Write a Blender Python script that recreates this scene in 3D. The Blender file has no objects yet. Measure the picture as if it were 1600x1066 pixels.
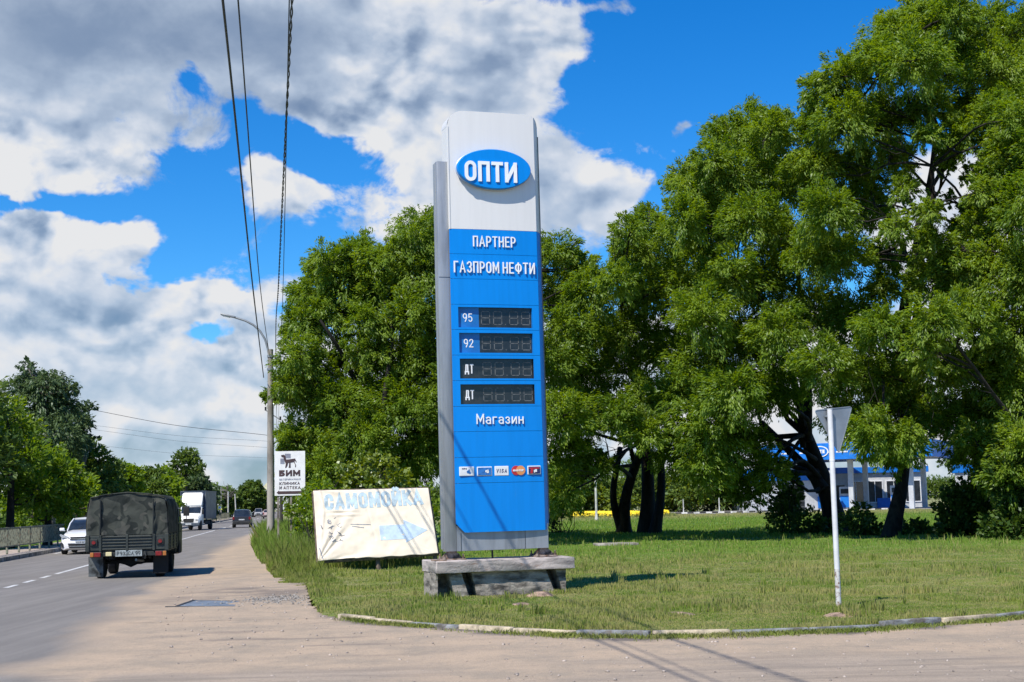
import bpy, bmesh, math, random
import numpy as np
from mathutils import Matrix, Vector
R = math.radians
random.seed(7); RNG = np.random.default_rng(7)
SC = bpy.context.scene
COL = SC.collection

# ------------------------------------------------------------------ camera
CAMZ = 1.7; FPX = 2200.0
cd = bpy.data.cameras.new('camera'); cam = bpy.data.objects.new('camera', cd); COL.objects.link(cam)
cd.sensor_width = 36; cd.lens = 36*FPX/1600; cd.clip_end = 5000; cd.clip_start = 0.1
MC = Matrix.Rotation(R(90+6.57), 4, 'X') @ Matrix.Rotation(-0.022, 4, 'Z')
cam.matrix_world = Matrix.Translation((0, 0, CAMZ)) @ MC
SC.camera = cam
SC.render.engine = 'CYCLES'; SC.cycles.max_bounces = 6; SC.cycles.diffuse_bounces = 3; SC.cycles.glossy_bounces = 2; SC.cycles.transmission_bounces = 3
SC.view_settings.view_transform = 'Standard'; SC.view_settings.look = 'None'
SC.view_settings.exposure = 0.33; SC.view_settings.gamma = 1

# ------------------------------------------------------------------ sky and sun
SUN_EL, SUN_AZ = 51.0, 212.0          # azimuth clockwise from +Y: behind the viewer, to the left
w = bpy.data.worlds.new('World'); SC.world = w; w.use_nodes = True
nt = w.node_tree
w.cycles.sampling_method = 'MANUAL'; w.cycles.sample_map_resolution = 512
for n in list(nt.nodes): nt.nodes.remove(n)

class E:                               # tiny expression builder for math nodes
    tree = None
    def __init__(s, sock): s.s = sock
    @staticmethod
    def op(o, *a, clamp=False):
        n = E.tree.nodes.new('ShaderNodeMath'); n.operation = o; n.use_clamp = clamp
        for i, v in enumerate(a):
            if isinstance(v, E): E.tree.links.new(v.s, n.inputs[i])
            else: n.inputs[i].default_value = v
        return E(n.outputs[0])
    def __add__(s, o): return E.op('ADD', s, o)
    __radd__ = __add__
    def __sub__(s, o): return E.op('SUBTRACT', s, o)
    def __rsub__(s, o): return E.op('SUBTRACT', o, s)
    def __mul__(s, o): return E.op('MULTIPLY', s, o)
    __rmul__ = __mul__
    def __truediv__(s, o): return E.op('DIVIDE', s, o)
def sstep(x, a, b):
    n = E.tree.nodes.new('ShaderNodeMapRange'); n.interpolation_type = 'SMOOTHSTEP'
    E.tree.links.new(x.s, n.inputs[0]); n.inputs[1].default_value = a; n.inputs[2].default_value = b
    return E(n.outputs[0])
def noise(vec, scale, detail=6, rough=.55, dist=0, off=(0, 0, 0)):
    t = E.tree
    m = t.nodes.new('ShaderNodeVectorMath'); m.operation = 'ADD'; m.inputs[1].default_value = off
    t.links.new(vec, m.inputs[0])
    n = t.nodes.new('ShaderNodeTexNoise'); n.inputs['Scale'].default_value = scale
    if t == nt: n.noise_dimensions = '2D'
    n.inputs['Detail'].default_value = detail; n.inputs['Roughness'].default_value = rough
    n.inputs['Distortion'].default_value = dist
    t.links.new(m.outputs[0], n.inputs['Vector']); return E(n.outputs['Fac'])

E.tree = nt
sky = nt.nodes.new('ShaderNodeTexSky'); sky.sky_type = 'NISHITA'; sky.sun_disc = False
sky.sun_elevation = R(SUN_EL); sky.sun_rotation = R(SUN_AZ); sky.altitude = 200
sky.air_density = 1.0; sky.dust_density = 0.0; sky.ozone_density = 2.5
hs = nt.nodes.new('ShaderNodeHueSaturation'); hs.inputs['Saturation'].default_value = 1.45
hs.inputs['Hue'].default_value = 0.495
hs.inputs['Value'].default_value = .78
nt.links.new(sky.outputs[0], hs.inputs['Color'])
bgs = nt.nodes.new('ShaderNodeBackground'); bgs.inputs[1].default_value = 0.125
vm = nt.nodes.new('ShaderNodeVectorMath'); vm.operation = 'MULTIPLY'; vm.inputs[1].default_value = (.55, .95, 1.30)
nt.links.new(hs.outputs[0], vm.inputs[0]); nt.links.new(vm.outputs[0], bgs.inputs[0])
tc = nt.nodes.new('ShaderNodeTexCoord'); sp = nt.nodes.new('ShaderNodeSeparateXYZ')
nt.links.new(tc.outputs['Generated'], sp.inputs[0])
X, Y, Z = (E(sp.outputs[i]) for i in range(3))
U = E.op('ARCTAN2', X, Y); V = E.op('ARCSINE', Z)
cb = nt.nodes.new('ShaderNodeCombineXYZ'); nt.links.new(U.s, cb.inputs[0]); nt.links.new((V*1.35).s, cb.inputs[1])
cv = cb.outputs[0]
# wobble so that the masses get torn edges
wn = noise(cv, 9, 5, .6, off=(3, 1, 0)) - .5; wn2 = noise(cv, 9, 5, .6, off=(7, 5, 2)) - .5
UW = U + wn*.09; VW = V + wn2*.07
def dirpx(px, py):
    v = MC.to_3x3() @ Vector(((px-800)/FPX, -(py-533)/FPX, -1)); v.normalize()
    return math.atan2(v.x, v.y), math.asin(v.z)
def blob(px, py, a, b, wt, rot=0):
    u0, v0 = dirpx(px, py); a = a/FPX; b = b/FPX; c, s = math.cos(rot), math.sin(rot)
    du = UW - u0; dv = VW - v0
    p = (du*(c/a) + dv*(s/a)); q = (dv*(c/b) - du*(s/b))
    return E.op('EXPONENT', (p*p + q*q)*-1.0)*wt
CL = [ # cloud masses (a, b are half sizes in the same units), weight
 (120, 50, 330, 130, 1.25, 0), (90, 235, 140, 50, 1.1, 0), (560, 50, 240, 110, 1.15, 0), (780, 100, 110, 90, .95, 0),
 (640, 200, 90, 90, .9, 0), (760, 290, 190, 100, 1.15, 0), (930, 300, 90, 70, .8, 0), (70, 400, 130, 80, 1.1, 0),
 (200, 485, 170, 42, .75, 0), (330, 490, 70, 28, .6, 0), (60, 540, 190, 55, .75, 0), (260, 590, 150, 40, .6, 0), (400, 575, 60, 60, .6, 0), (60, 640, 120, 50, .6, 0), (350, 480, 110, 30, .8, 0), (300, 655, 330, 60, .78, 0),
 (470, 310, 85, 40, .75, -.7), (430, 250, 40, 60, .5, 0), (940, 5, 70, 22, .5, 0), (1080, 215, 26, 22, .45, 0),
 (300, 740, 700, 50, .62, 0), (1050, 650, 600, 200, 1.0, 0), (1500, 330, 140, 90, .9, 0), (10, 290, 50, 22, .6, 0),
 (-700, 300, 500, 200, 1.0, 0), (2300, 200, 500, 180, 1.0, 0), (190, 370, 60, 40, .6, 0)]
GP = [(275, 130, 50, 40, -.55, 0), (430, 190, 60, 40, -.7, 0), (335, 545, 50, 30, -.6, 0), (520, 215, 55, 40, -.6, 0), (930, 120, 60, 90, -.5, 0), (260, 255, 60, 25, -.35, 0),(60,318,130,26,-.7,0), (260, 400, 60, 50, -.5, .4), (150, 640, 90, 14, -.35, 0), (250, 690, 110, 12, -.3, 0), (60, 690, 60, 14, -.3, 0)]
dens = None
for c in CL+GP:
    b_ = blob(*c); dens = b_ if dens is None else dens + b_
fine = noise(cv, 13, 10, .62, .25)
veil = E.op('EXPONENT', (V*(1/.10))*(V*(1/.10))*-1.0)*.62
dsum = dens + veil + (fine - .5)*1.9
alpha = sstep(dsum, .33, .70)
# relief: same noise looked up a step toward the sun
n1 = noise(cv, 11, 9, .58, .15, off=(1, 2, 3)); n2 = noise(cv, 11, 9, .58, .15, off=(1-.012, 2+.022, 3))
def billow(off):
    m = nt.nodes.new('ShaderNodeVectorMath'); m.operation = 'ADD'; m.inputs[1].default_value = off; nt.links.new(cv, m.inputs[0])
    dn = nt.nodes.new('ShaderNodeTexNoise'); dn.noise_dimensions = '2D'; dn.inputs['Scale'].default_value = 14; dn.inputs['Detail'].default_value = 4; nt.links.new(m.outputs[0], dn.inputs['Vector'])
    sc = nt.nodes.new('ShaderNodeVectorMath'); sc.operation = 'SCALE'; sc.inputs['Scale'].default_value = .07; nt.links.new(dn.outputs['Color'], sc.inputs[0])
    ad = nt.nodes.new('ShaderNodeVectorMath'); ad.operation = 'ADD'; nt.links.new(m.outputs[0], ad.inputs[0]); nt.links.new(sc.outputs[0], ad.inputs[1])
    r = None
    for s_, w_ in ((11, .55), (26, .3), (58, .15)):
        v = nt.nodes.new('ShaderNodeTexVoronoi'); v.voronoi_dimensions = '2D'; v.feature = 'SMOOTH_F1'; v.inputs['Scale'].default_value = s_; v.inputs['Smoothness'].default_value = .6
        nt.links.new(ad.outputs[0], v.inputs['Vector']); q = (1-E(v.outputs['Distance']))*w_; r = q if r is None else r+q
    return r
b1 = billow((0, 0, 0)); b2 = billow((-.008, .016, 0))
rel = (n1 - n2)*.6 + (b1 - b2)*.75
DK = [(110, 60, 330, 110, .85, 0), (380, 30, 200, 90, .35, 0), (560, 40, 200, 60, .32, 0), (760, 60, 60, 120, .25, 0), (850, 210, 130, 90, .30, 0), (150, 450, 160, 40, .35, 0), (90, 620, 330, 40, .26, 0), (60, 545, 120, 40, .22, 0),
      (330, 600, 160, 30, .3, 0), (920, 340, 120, 50, .4, 0), (300, 710, 500, 40, .35, 0), (760, 120, 160, 60, .12, 0)]
BR = [(100, 245, 120, 35, .35, 0), (620, 60, 160, 60, .25, 0), (600, 230, 45, 90, .35, 0), (100, 350, 90, 40, .3, 0), (390, 590, 50, 60, .5, 0), (200, 500, 70, 22, .2, 0), (950, 250, 60, 60, .2, 0), (330,470,70,20,.3,0)]
shade = None
for c in DK: shade = blob(*c) if shade is None else shade + blob(*c)
for c in BR: shade = shade - blob(*c)
thick = sstep(dsum, .6, 1.7)
bri = .88 - shade*.56 - thick*.12 + rel*E.op('MAXIMUM', 2.0 - shade*2.6, .25) + (b1-.6)*E.op('MAXIMUM', .4 - shade*.5, .05) + (noise(cv, 6, 3, .5, off=(9, 9, 9)) - .5)*.18
ramp = nt.nodes.new('ShaderNodeValToRGB'); cr = ramp.color_ramp
cr.elements[0].position = 0; cr.elements[0].color = (.19, .24, .31, 1)
cr.elements[1].position = 1; cr.elements[1].color = (.84, .85, .87, 1)
for p_, c_ in ((.3, (.29, .36, .46, 1)), (.55, (.49, .575, .69, 1)), (.8, (.72, .77, .85, 1))):
    e = cr.elements.new(p_); e.color = c_
nt.links.new(bri.s, ramp.inputs[0])
bgc = nt.nodes.new('ShaderNodeBackground'); bgc.inputs[1].default_value = 0.76
nt.links.new(ramp.outputs[0], bgc.inputs[0])
mx = nt.nodes.new('ShaderNodeMixShader'); wo = nt.nodes.new('ShaderNodeOutputWorld')
nt.links.new((alpha*sstep(Z, -.02, .0)*(.78+.22*E.op('MINIMUM', bri, 1.0))).s, mx.inputs[0]); nt.links.new(bgs.outputs[0], mx.inputs[1]); nt.links.new(bgc.outputs[0], mx.inputs[2])
nt.links.new(mx.outputs[0], wo.inputs[0])

sl = bpy.data.lights.new('sun', 'SUN'); sl.energy = 4.9; sl.angle = R(.5); sl.color = (1, .94, .84)
so = bpy.data.objects.new('sun', sl); COL.objects.link(so)
sd = Vector((math.sin(R(SUN_AZ))*math.cos(R(SUN_EL)), math.cos(R(SUN_AZ))*math.cos(R(SUN_EL)), math.sin(R(SUN_EL))))
so.rotation_euler = sd.to_track_quat('Z', 'Y').to_euler(); so.location = (0, 0, 60)

# ------------------------------------------------------------------ measuring helpers (a point of the photo to a place in the world)
def ray(px, py): return MC.to_3x3() @ Vector(((px-800)/FPX, -(py-533)/FPX, -1))
def P(px, py, d): v = ray(px, py); return Vector((0, 0, CAMZ)) + v*(d/v.y)
def G(px, py, z=0.0): v = ray(px, py); return Vector((0, 0, CAMZ)) + v*((z-CAMZ)/v.z)
def loc_of(root, px, py, off=0.0):      # where the sight line meets the root's local y=off plane, in local coords
    mi = root.matrix_basis.inverted(); o = mi @ Vector((0, 0, CAMZ)); d = mi.to_3x3() @ ray(px, py)
    t = (off-o.y)/d.y; return o + d*t

# ------------------------------------------------------------------ materials
def setp(b, **k):
    for a, v in k.items(): b.inputs[a].default_value = v
MATS = {}
def mat(name, col, rough=.6, metal=0, var=.12, vscale=3.0, bump=0, bscale=30, col2=None, spec=.5, emit=None, coat=0, streak=None, dirt=None):
    if name in MATS: return MATS[name]
    m = bpy.data.materials.new(name); m.use_nodes = True; t = m.node_tree; E.tree = t
    b = t.nodes['Principled BSDF']; setp(b, Roughness=rough, Metallic=metal); b.inputs['Specular IOR Level'].default_value = spec
    if coat: b.inputs['Coat Weight'].default_value = coat; b.inputs['Coat Roughness'].default_value = .05
    tcn = t.nodes.new('ShaderNodeTexCoord'); mp = t.nodes.new('ShaderNodeMapping')
    if streak: mp.inputs['Scale'].default_value = streak
    t.links.new(tcn.outputs['Object'], mp.inputs[0])
    f = noise(mp.outputs[0], vscale, 5, .6)
    c2 = col2 or tuple(max(0, c*(1-2.2*var)) for c in col)
    mixn = t.nodes.new('ShaderNodeMix'); mixn.data_type = 'RGBA'
    c1 = tuple(min(1, c*(1+.5*var)) for c in col) if not col2 else col
    mixn.inputs[6].default_value = (*c1, 1); mixn.inputs[7].default_value = (*c2, 1)
    t.links.new(sstep(f, .38, .68).s, mixn.inputs[0])
    out = mixn.outputs[2]
    if dirt:
        f2 = sstep(noise(mp.outputs[0], dirt[1], 7, .7, off=(4, 4, 1)), dirt[2], dirt[2]+.12)
        m2 = t.nodes.new('ShaderNodeMix'); m2.data_type = 'RGBA'; t.links.new((f2*dirt[3]).s, m2.inputs[0])
        t.links.new(out, m2.inputs[6]); m2.inputs[7].default_value = (*dirt[0], 1); out = m2.outputs[2]
    t.links.new(out, b.inputs['Base Color'])
    if emit: b.inputs['Emission Color'].default_value = (*emit, 1); b.inputs['Emission Strength'].default_value = 1
    if bump:
        bn = t.nodes.new('ShaderNodeBump'); bn.inputs['Strength'].default_value = bump; bn.inputs['Distance'].default_value = .02
        t.links.new(noise(tcn.outputs['Object'], bscale, 4, .6).s, bn.inputs['Height']); t.links.new(bn.outputs[0], b.inputs['Normal'])
    MATS[name] = m; return m

def leafmat(name, ca, cbb, trans=.35, gloss=.06):
    m = bpy.data.materials.new(name); m.use_nodes = True; t = m.node_tree; E.tree = t
    for n in list(t.nodes): t.nodes.remove(n)
    at = t.nodes.new('ShaderNodeAttribute'); at.attribute_name = 'tint'
    mx_ = t.nodes.new('ShaderNodeMix'); mx_.data_type = 'RGBA'
    mx_.inputs[6].default_value = (*ca, 1); mx_.inputs[7].default_value = (*cbb, 1)
    t.links.new(at.outputs['Fac'], mx_.inputs[0])
    d = t.nodes.new('ShaderNodeBsdfDiffuse'); tr = t.nodes.new('ShaderNodeBsdfTranslucent'); g = t.nodes.new('ShaderNodeBsdfGlossy')
    g.inputs['Roughness'].default_value = .42; g.inputs['Color'].default_value = (.8, .85, .9, 1)
    h = t.nodes.new('ShaderNodeHueSaturation'); h.inputs['Hue'].default_value = .485; h.inputs['Saturation'].default_value = 1.15; h.inputs['Value'].default_value = 1.25
    t.links.new(mx_.outputs[2], d.inputs[0]); t.links.new(mx_.outputs[2], h.inputs['Color']); t.links.new(h.outputs[0], tr.inputs[0])
    a = t.nodes.new('ShaderNodeMixShader'); a.inputs[0].default_value = trans
    t.links.new(d.outputs[0], a.inputs[1]); t.links.new(tr.outputs[0], a.inputs[2])
    c = t.nodes.new('ShaderNodeMixShader'); c.inputs[0].default_value = gloss
    t.links.new(a.outputs[0], c.inputs[1]); t.links.new(g.outputs[0], c.inputs[2])
    o = t.nodes.new('ShaderNodeOutputMaterial'); t.links.new(c.outputs[0], o.inputs[0])
    MATS[name] = m; return m

# ------------------------------------------------------------------ object helpers
def tag(o, label=None, cat=None, group=None, kind=None):
    if label: o['label'] = label
    if cat: o['category'] = cat
    if group: o['group'] = group
    if kind: o['kind'] = kind
    return o
def empty(name, loc=(0, 0, 0), rz=0, label=None, cat=None, group=None, rx=0, ry=0):
    o = bpy.data.objects.new(name, None); COL.objects.link(o); o.location = loc; o.rotation_euler = (rx, ry, rz)
    o.empty_display_size = .2
    o.matrix_basis = Matrix.Translation(Vector(loc)) @ Matrix.Rotation(rz, 4, 'Z') @ Matrix.Rotation(ry, 4, 'Y') @ Matrix.Rotation(rx, 4, 'X')
    return tag(o, label, cat, group)
class MB:
    def __init__(s): s.v = []; s.f = []; s.m = []
    def add(s, vs, fs, mi=0, T=None):
        b = len(s.v)
        for p in vs:
            p = Vector(p); s.v.append(tuple(T @ p) if T else tuple(p))
        for f in fs: s.f.append(tuple(b+i for i in f)); s.m.append(mi)
        return s
    def box(s, c, d, rot=None, bev=0, mi=0, T=None):
        x, y, z = (q/2 for q in d); M = Matrix.Translation(Vector(c))
        if rot is not None: M = M @ rot.to_4x4()
        if T: M = T @ M
        if not bev:
            vs = [(i*x, j*y, k*z) for i in (-1, 1) for j in (-1, 1) for k in (-1, 1)]
            return s.add(vs, [(0, 1, 3, 2), (4, 6, 7, 5), (0, 4, 5, 1), (2, 3, 7, 6), (0, 2, 6, 4), (1, 5, 7, 3)], mi, M)
        bm = bmesh.new(); bmesh.ops.create_cube(bm, size=1); bmesh.ops.scale(bm, vec=(d[0], d[1], d[2]), verts=bm.verts)
        bmesh.ops.bevel(bm, geom=bm.edges[:], offset=min(bev, min(d)*.45), segments=2, affect='EDGES', profile=.5)
        bm.verts.index_update()
        s.add([v.co for v in bm.verts], [[v.index for v in f.verts] for f in bm.faces], mi, M); bm.free(); return s
    def tube(s, pts, rad, n=8, mi=0, cap=True, T=None):
        pts = [Vector(p) for p in pts]; rs = rad if isinstance(rad, (list, tuple)) else [rad]*len(pts)
        vs = []; fs = []; prev = None
        for i, p in enumerate(pts):
            t = (pts[min(i+1, len(pts)-1)] - pts[max(i-1, 0)]).normalized()
            if prev is None:
                a = t.cross(Vector((0, 0, 1)) if abs(t.z) < .9 else Vector((1, 0, 0))).normalized()
            else: a = (prev - t*prev.dot(t)).normalized()
            prev = a; b = t.cross(a)
            for k in range(n):
                an = 2*math.pi*k/n; vs.append(p + (a*math.cos(an)+b*math.sin(an))*rs[i])
        for i in range(len(pts)-1):
            for k in range(n): fs.append((i*n+k, i*n+(k+1) % n, (i+1)*n+(k+1) % n, (i+1)*n+k))
        if cap: fs.append(tuple(range(n))[::-1]); fs.append(tuple((len(pts)-1)*n+k for k in range(n)))
        return s.add(vs, fs, mi, T)
    def cyl(s, p0, p1, r, r1=None, n=16, mi=0, T=None): return s.tube([p0, p1], [r, r if r1 is None else r1], n, mi, True, T)
    def prism(s, pts, y0, y1, mi=0, T=None, ax='xz'):        # polygon in xz extruded along y (or 'yz' along x, 'xy' along z)
        n = len(pts)
        def mk(p, q): return {'xz': (p[0], q, p[1]), 'yz': (q, p[0], p[1]), 'xy': (p[0], p[1], q)}[ax]
        vs = [mk(p, y0) for p in pts] + [mk(p, y1) for p in pts]
        fs = [tuple(range(n)), tuple(range(2*n-1, n-1, -1))] + [(i, i+n, (i+1) % n+n, (i+1) % n) for i in range(n)]
        return s.add(vs, fs, mi, T)
    def loft(s, rings, mi=0, cap=True, T=None, closed=True):
        n = len(rings[0]); vs = [p for r in rings for p in r]; fs = []
        for i in range(len(rings)-1):
            for k in range(n if closed else n-1): fs.append((i*n+k, i*n+(k+1) % n, (i+1)*n+(k+1) % n, (i+1)*n+k))
        if cap: fs.append(tuple(range(n))[::-1]); fs.append(tuple((len(rings)-1)*n+k for k in range(n)))
        return s.add(vs, fs, mi, T)
    def disc(s, c, r, d, n=24, ax='y', mi=0, T=None):
        c = Vector(c); v = {'x': Vector((d/2, 0, 0)), 'y': Vector((0, d/2, 0)), 'z': Vector((0, 0, d/2))}[ax]
        return s.cyl(c-v, c+v, r, None, n, mi, T)
    def build(s, name, mats, parent=None, smooth=None, fix=True):
        me = bpy.data.meshes.new(name); me.from_pydata(s.v, [], s.f)
        for m in (mats if isinstance(mats, (list, tuple)) else [mats]): me.materials.append(m)
        if any(s.m): me.polygons.foreach_set('material_index', s.m)
        if fix:
            bm = bmesh.new(); bm.from_mesh(me); bmesh.ops.recalc_face_normals(bm, faces=bm.faces); bm.to_mesh(me); bm.free()
        if smooth is not None:
            me.polygons.foreach_set('use_smooth', [True]*len(me.polygons)); me.set_sharp_from_angle(angle=R(smooth))
        me.update(); o = bpy.data.objects.new(name, me); COL.objects.link(o)
        if parent: o.parent = parent
        return o
def children(o): return [c for c in bpy.data.objects if c.parent == o]
def copy_tree(o, parent=None):
    c = o.copy(); COL.objects.link(c); c.parent = parent
    for ch in children(o): copy_tree(ch, c)
    return c
def npmesh(name, V_, F4, mt, tint=None, parent=None, smooth=False, nv=4):
    me = bpy.data.meshes.new(name); V_ = np.ascontiguousarray(V_, dtype=np.float32); nf = len(F4)
    me.vertices.add(len(V_)); me.vertices.foreach_set('co', V_.ravel())
    me.loops.add(nf*nv); me.loops.foreach_set('vertex_index', np.ascontiguousarray(F4, dtype=np.int32).ravel())
    me.polygons.add(nf); me.polygons.foreach_set('loop_start', np.arange(nf, dtype=np.int32)*nv)
    if smooth: me.polygons.foreach_set('use_smooth', np.ones(nf, dtype=bool))
    me.materials.append(mt); me.update(calc_edges=True)
    if tint is not None:
        a = me.attributes.new('tint', 'FLOAT', 'FACE' if len(tint) == nf else 'POINT'); a.data.foreach_set('value', np.asarray(tint, dtype=np.float32))
    o = bpy.data.objects.new(name, me); COL.objects.link(o)
    if parent: o.parent = parent
    return o

# ------------------------------------------------------------------ stroke lettering
def _arc(cx, cy, rx, ry, a0, a1, n=8): return [(cx+rx*math.cos(R(a0+(a1-a0)*i/n)), cy+ry*math.sin(R(a0+(a1-a0)*i/n))) for i in range(n+1)]
def _rr(x0, y0, x1, y1, r=.5):       # closed rounded loop
    rx = min(r, (x1-x0)/2); ry = min(r*1.0, (y1-y0)/2); rx = ry = min(rx, ry)
    return _arc(x1-rx, y1-ry, rx, ry, 0, 90, 5)+_arc(x0+rx, y1-ry, rx, ry, 90, 180, 5)+_arc(x0+rx, y0+ry, rx, ry, 180, 270, 5)+_arc(x1-rx, y0+ry, rx, ry, 270, 360, 5)
def _bowl(x0, y0, x1, y1):            # D-shaped open stroke from (x0,y1) round to (x0,y0)
    r = min((y1-y0)/2, x1-x0); return [(x0, y1)]+_arc(x1-r, (y0+y1)/2, r, (y1-y0)/2, 90, -90, 8)+[(x0, y0)]
W_ = .52
def glyph(c):
    c = {'A': 'А', 'B': 'В', 'C': 'С', 'E': 'Е', 'H': 'Н', 'K': 'К', 'M': 'М', 'O': 'О', 'P': 'Р', 'T': 'Т'}.get(c, c)
    w_ = W_; S = []; cl = []
    def s(*p): S.append(list(p)); cl.append(False)
    def l(p): S.append(p); cl.append(True)
    if c in 'ОO0': l(_rr(0, 0, w_, 1, .26))
    elif c == 'П': s((0, 0), (0, 1), (w_, 1), (w_, 0))
    elif c == 'Т': s((0, 1), (w_, 1)); s((w_/2, .9), (w_/2, 0))
    elif c in 'ИЙ':
        w_ = .56; s((0, 1), (0, 0)); s((w_, 1), (w_, 0)); s((.03, .06), (w_-.03, .94))
        if c == 'Й': S.append(_arc(w_/2, 1.32, .15, .12, 200, 340, 6)); cl.append(False)
    elif c == 'А': w_ = .60; s((0, 0), (w_/2, 1), (w_, 0)); s((.13, .3), (w_-.13, .3))
    elif c == 'Р': s((0, 0), (0, 1)); S.append(_bowl(.05, .42, .5, 1)); cl.append(False); w_ = .5
    elif c == 'Н': s((0, 0), (0, 1)); s((w_, 0), (w_, 1)); s((.06, .5), (w_-.06, .5))
    elif c == 'Е': w_ = .44; s((w_, 1), (0, 1), (0, 0), (w_, 0)); s((.08, .5), (w_-.06, .5))
    elif c == 'Г': w_ = .42; s((0, 0), (0, 1), (w_, 1))
    elif c == 'З': w_ = .48; S.append(_arc(.24, .75, .24, .25, 160, -80, 8)); cl.append(False); S.append(_arc(.24, .26, .25, .26, 80, -160, 8)); cl.append(False)
    elif c == 'М': w_ = .68; s((0, 0), (0, 1)); s((w_, 0), (w_, 1)); s((.02, .97), (w_/2, .25), (w_-.02, .97))
    elif c == 'Ф': w_ = .72; l(_rr(0, .18, w_, .86, .3)); s((w_/2, 0), (w_/2, 1))
    elif c == 'Д': w_ = .66; s((.1, .16), (.18, 1), (.52, 1), (.52, .16)); s((0, -.12), (0, .14), (w_, .14), (w_, -.12))
    elif c == 'В': w_ = .5; s((0, 0), (0, 1)); S.append(_bowl(.05, .53, .46, 1)); cl.append(False); S.append(_bowl(.05, 0, .5, .50)); cl.append(False)
    elif c == 'Б': w_ = .5; s((.46, 1), (0, 1), (0, 0)); S.append(_bowl(.05, 0, .5, .56)); cl.append(False)
    elif c == 'К': w_ = .5; s((0, 0), (0, 1)); s((w_, 1), (.08, .5), (w_, 0))
    elif c == 'Л': w_ = .56; s((-.04, 0), (.08, .1), (.12, 1), (w_, 1), (w_, 0))
    elif c == 'Я': w_ = .5; s((w_, 0), (w_, 1)); S.append([(w_-x, y) for x, y in _bowl(.05, .42, .5, 1)]); cl.append(False); s((.22, .4), (0, 0))
    elif c in 'СC': w_ = .5; S.append([(.5, .72)]+_arc(.25, .74, .25, .26, 0, 180, 8)+_arc(.25, .26, .25, .26, 180, 360, 8)+[(.5, .28)]); cl.append(False)
    elif c == '9': l(_rr(0, .42, .5, 1, .25)); s((.5, .66), (.5, .4), (.3, 0)); w_ = .5
    elif c == '5': w_ = .5; S.append([(.46, 1), (.06, 1), (.03, .56)]+_arc(.25, .31, .25, .31, 110, -150, 9)); cl.append(False)
    elif c == '2': w_ = .5; S.append(_arc(.25, .74, .24, .26, 170, -30, 8)+[(0, 0), (.5, 0)]); cl.append(False)
    elif c == 'V': w_ = .6; s((0, 1), (w_/2, 0), (w_, 1))
    elif c == 'I': w_ = .04; s((.02, 0), (.02, 1))
    elif c == 'S': w_ = .5; S.append(_arc(.25, .75, .24, .25, 20, 270, 9)+_arc(.25, .26, .25, .24, 90, -160, 9)[1:]); cl.append(False)
    elif c == 'а': w_ = .42; l(_rr(0, 0, .42, .38, .19)); S.append([(.42, 0), (.42, .45)]+_arc(.21, .48, .21, .2, 0, 150, 6)); cl.append(False)
    elif c == 'г': w_ = .32; s((0, 0), (0, .68), (w_, .68))
    elif c == 'з': w_ = .36; S.append(_arc(.17, .52, .17, .16, 160, -80, 7)); cl.append(False); S.append(_arc(.17, .18, .19, .18, 80, -160, 7)); cl.append(False)
    elif c == 'и': w_ = .42; s((0, .68), (0, 0)); s((w_, .68), (w_, 0)); s((.03, .05), (w_-.03, .63))
    elif c == 'н': w_ = .42; s((0, .68), (0, 0)); s((w_, .68), (w_, 0)); s((.06, .35), (w_-.06, .35))
    elif c == '3': return glyph('З')
    elif c == '-': w_ = .3; s((0, .5), (.3, .5))
    else: w_ = .3
    return S, cl, w_
def ribbon(mb, pts, closed, t, y, dep, mi=0, T=None):
    n = len(pts); p = [Vector((a, b)) for a, b in pts]
    q = [p[0]]; 
    for a in p[1:]:
        if (a-q[-1]).length > 1e-5: q.append(a)
    if closed and (q[0]-q[-1]).length < 1e-5: q.pop()
    p = q; n = len(p); h = t/2
    if not closed:
        p[0] = p[0] + (p[0]-p[1]).normalized()*h; p[-1] = p[-1] + (p[-1]-p[-2]).normalized()*h
    L, Rr = [], []
    for i in range(n):
        a = p[i-1] if (i > 0 or closed) else None; b = p[(i+1) % n] if (i < n-1 or closed) else None
        d1 = (p[i]-a).normalized() if a is not None else (b-p[i]).normalized()
        d2 = (b-p[i]).normalized() if b is not None else d1
        n1_ = Vector((-d1.y, d1.x)); n2_ = Vector((-d2.y, d2.x)); m = (n1_+n2_)
        m = m.normalized() if m.length > 1e-4 else n1_
        k = min(h/max(m.dot(n1_), .25), 2.2*h); L.append(p[i]+m*k); Rr.append(p[i]-m*k)
    vs = [(a.x, y, a.y) for a in L]+[(a.x, y, a.y) for a in Rr]+[(a.x, y+dep, a.y) for a in L]+[(a.x, y+dep, a.y) for a in Rr]
    fs = []
    for i in range(n if closed else n-1):
        j = (i+1) % n
        fs += [(i, j, n+j, n+i), (i, 2*n+i, 2*n+j, j), (n+i, n+j, 3*n+j, 3*n+i)]
    if not closed: fs += [(0, n, 3*n, 2*n), (n-1, 3*n-1, 4*n-1, 2*n-1)]
    mb.add(vs, fs, mi, T)
def text(mb, txt, x0, z0, wid, hei, t, y=0, dep=.01, mi=0, T=None, gap=.2, shear=0):
    """lettering whose letters fill the box x0..x0+wid, z0..z0+hei, front at local y"""
    gl = []; ws = 0
    for ch in txt: g = glyph(ch); gl.append(g); ws += g[2] + (gap if ch != ' ' else 0)
    ws -= gap; nn = sum(ch != ' ' for ch in txt); sx = max(.05, (wid-nn*t)/(hei*ws)); xo = x0
    for ch, (S, cl, w_) in zip(txt, gl):
        if ch == ' ': xo += w_*hei*sx; continue
        for i, (s_, c_) in enumerate(zip(S, cl)):
            pts = [(xo+t/2+px_*hei*sx, z0+t/2+pz_*(hei-t)) for px_, pz_ in s_]
            if shear: pts = [(a+shear*(b-z0), b) for a, b in pts]
            ribbon(mb, pts, c_, t, y-.0006*i, dep, mi, T)
        xo += (w_+gap)*hei*sx + t
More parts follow.
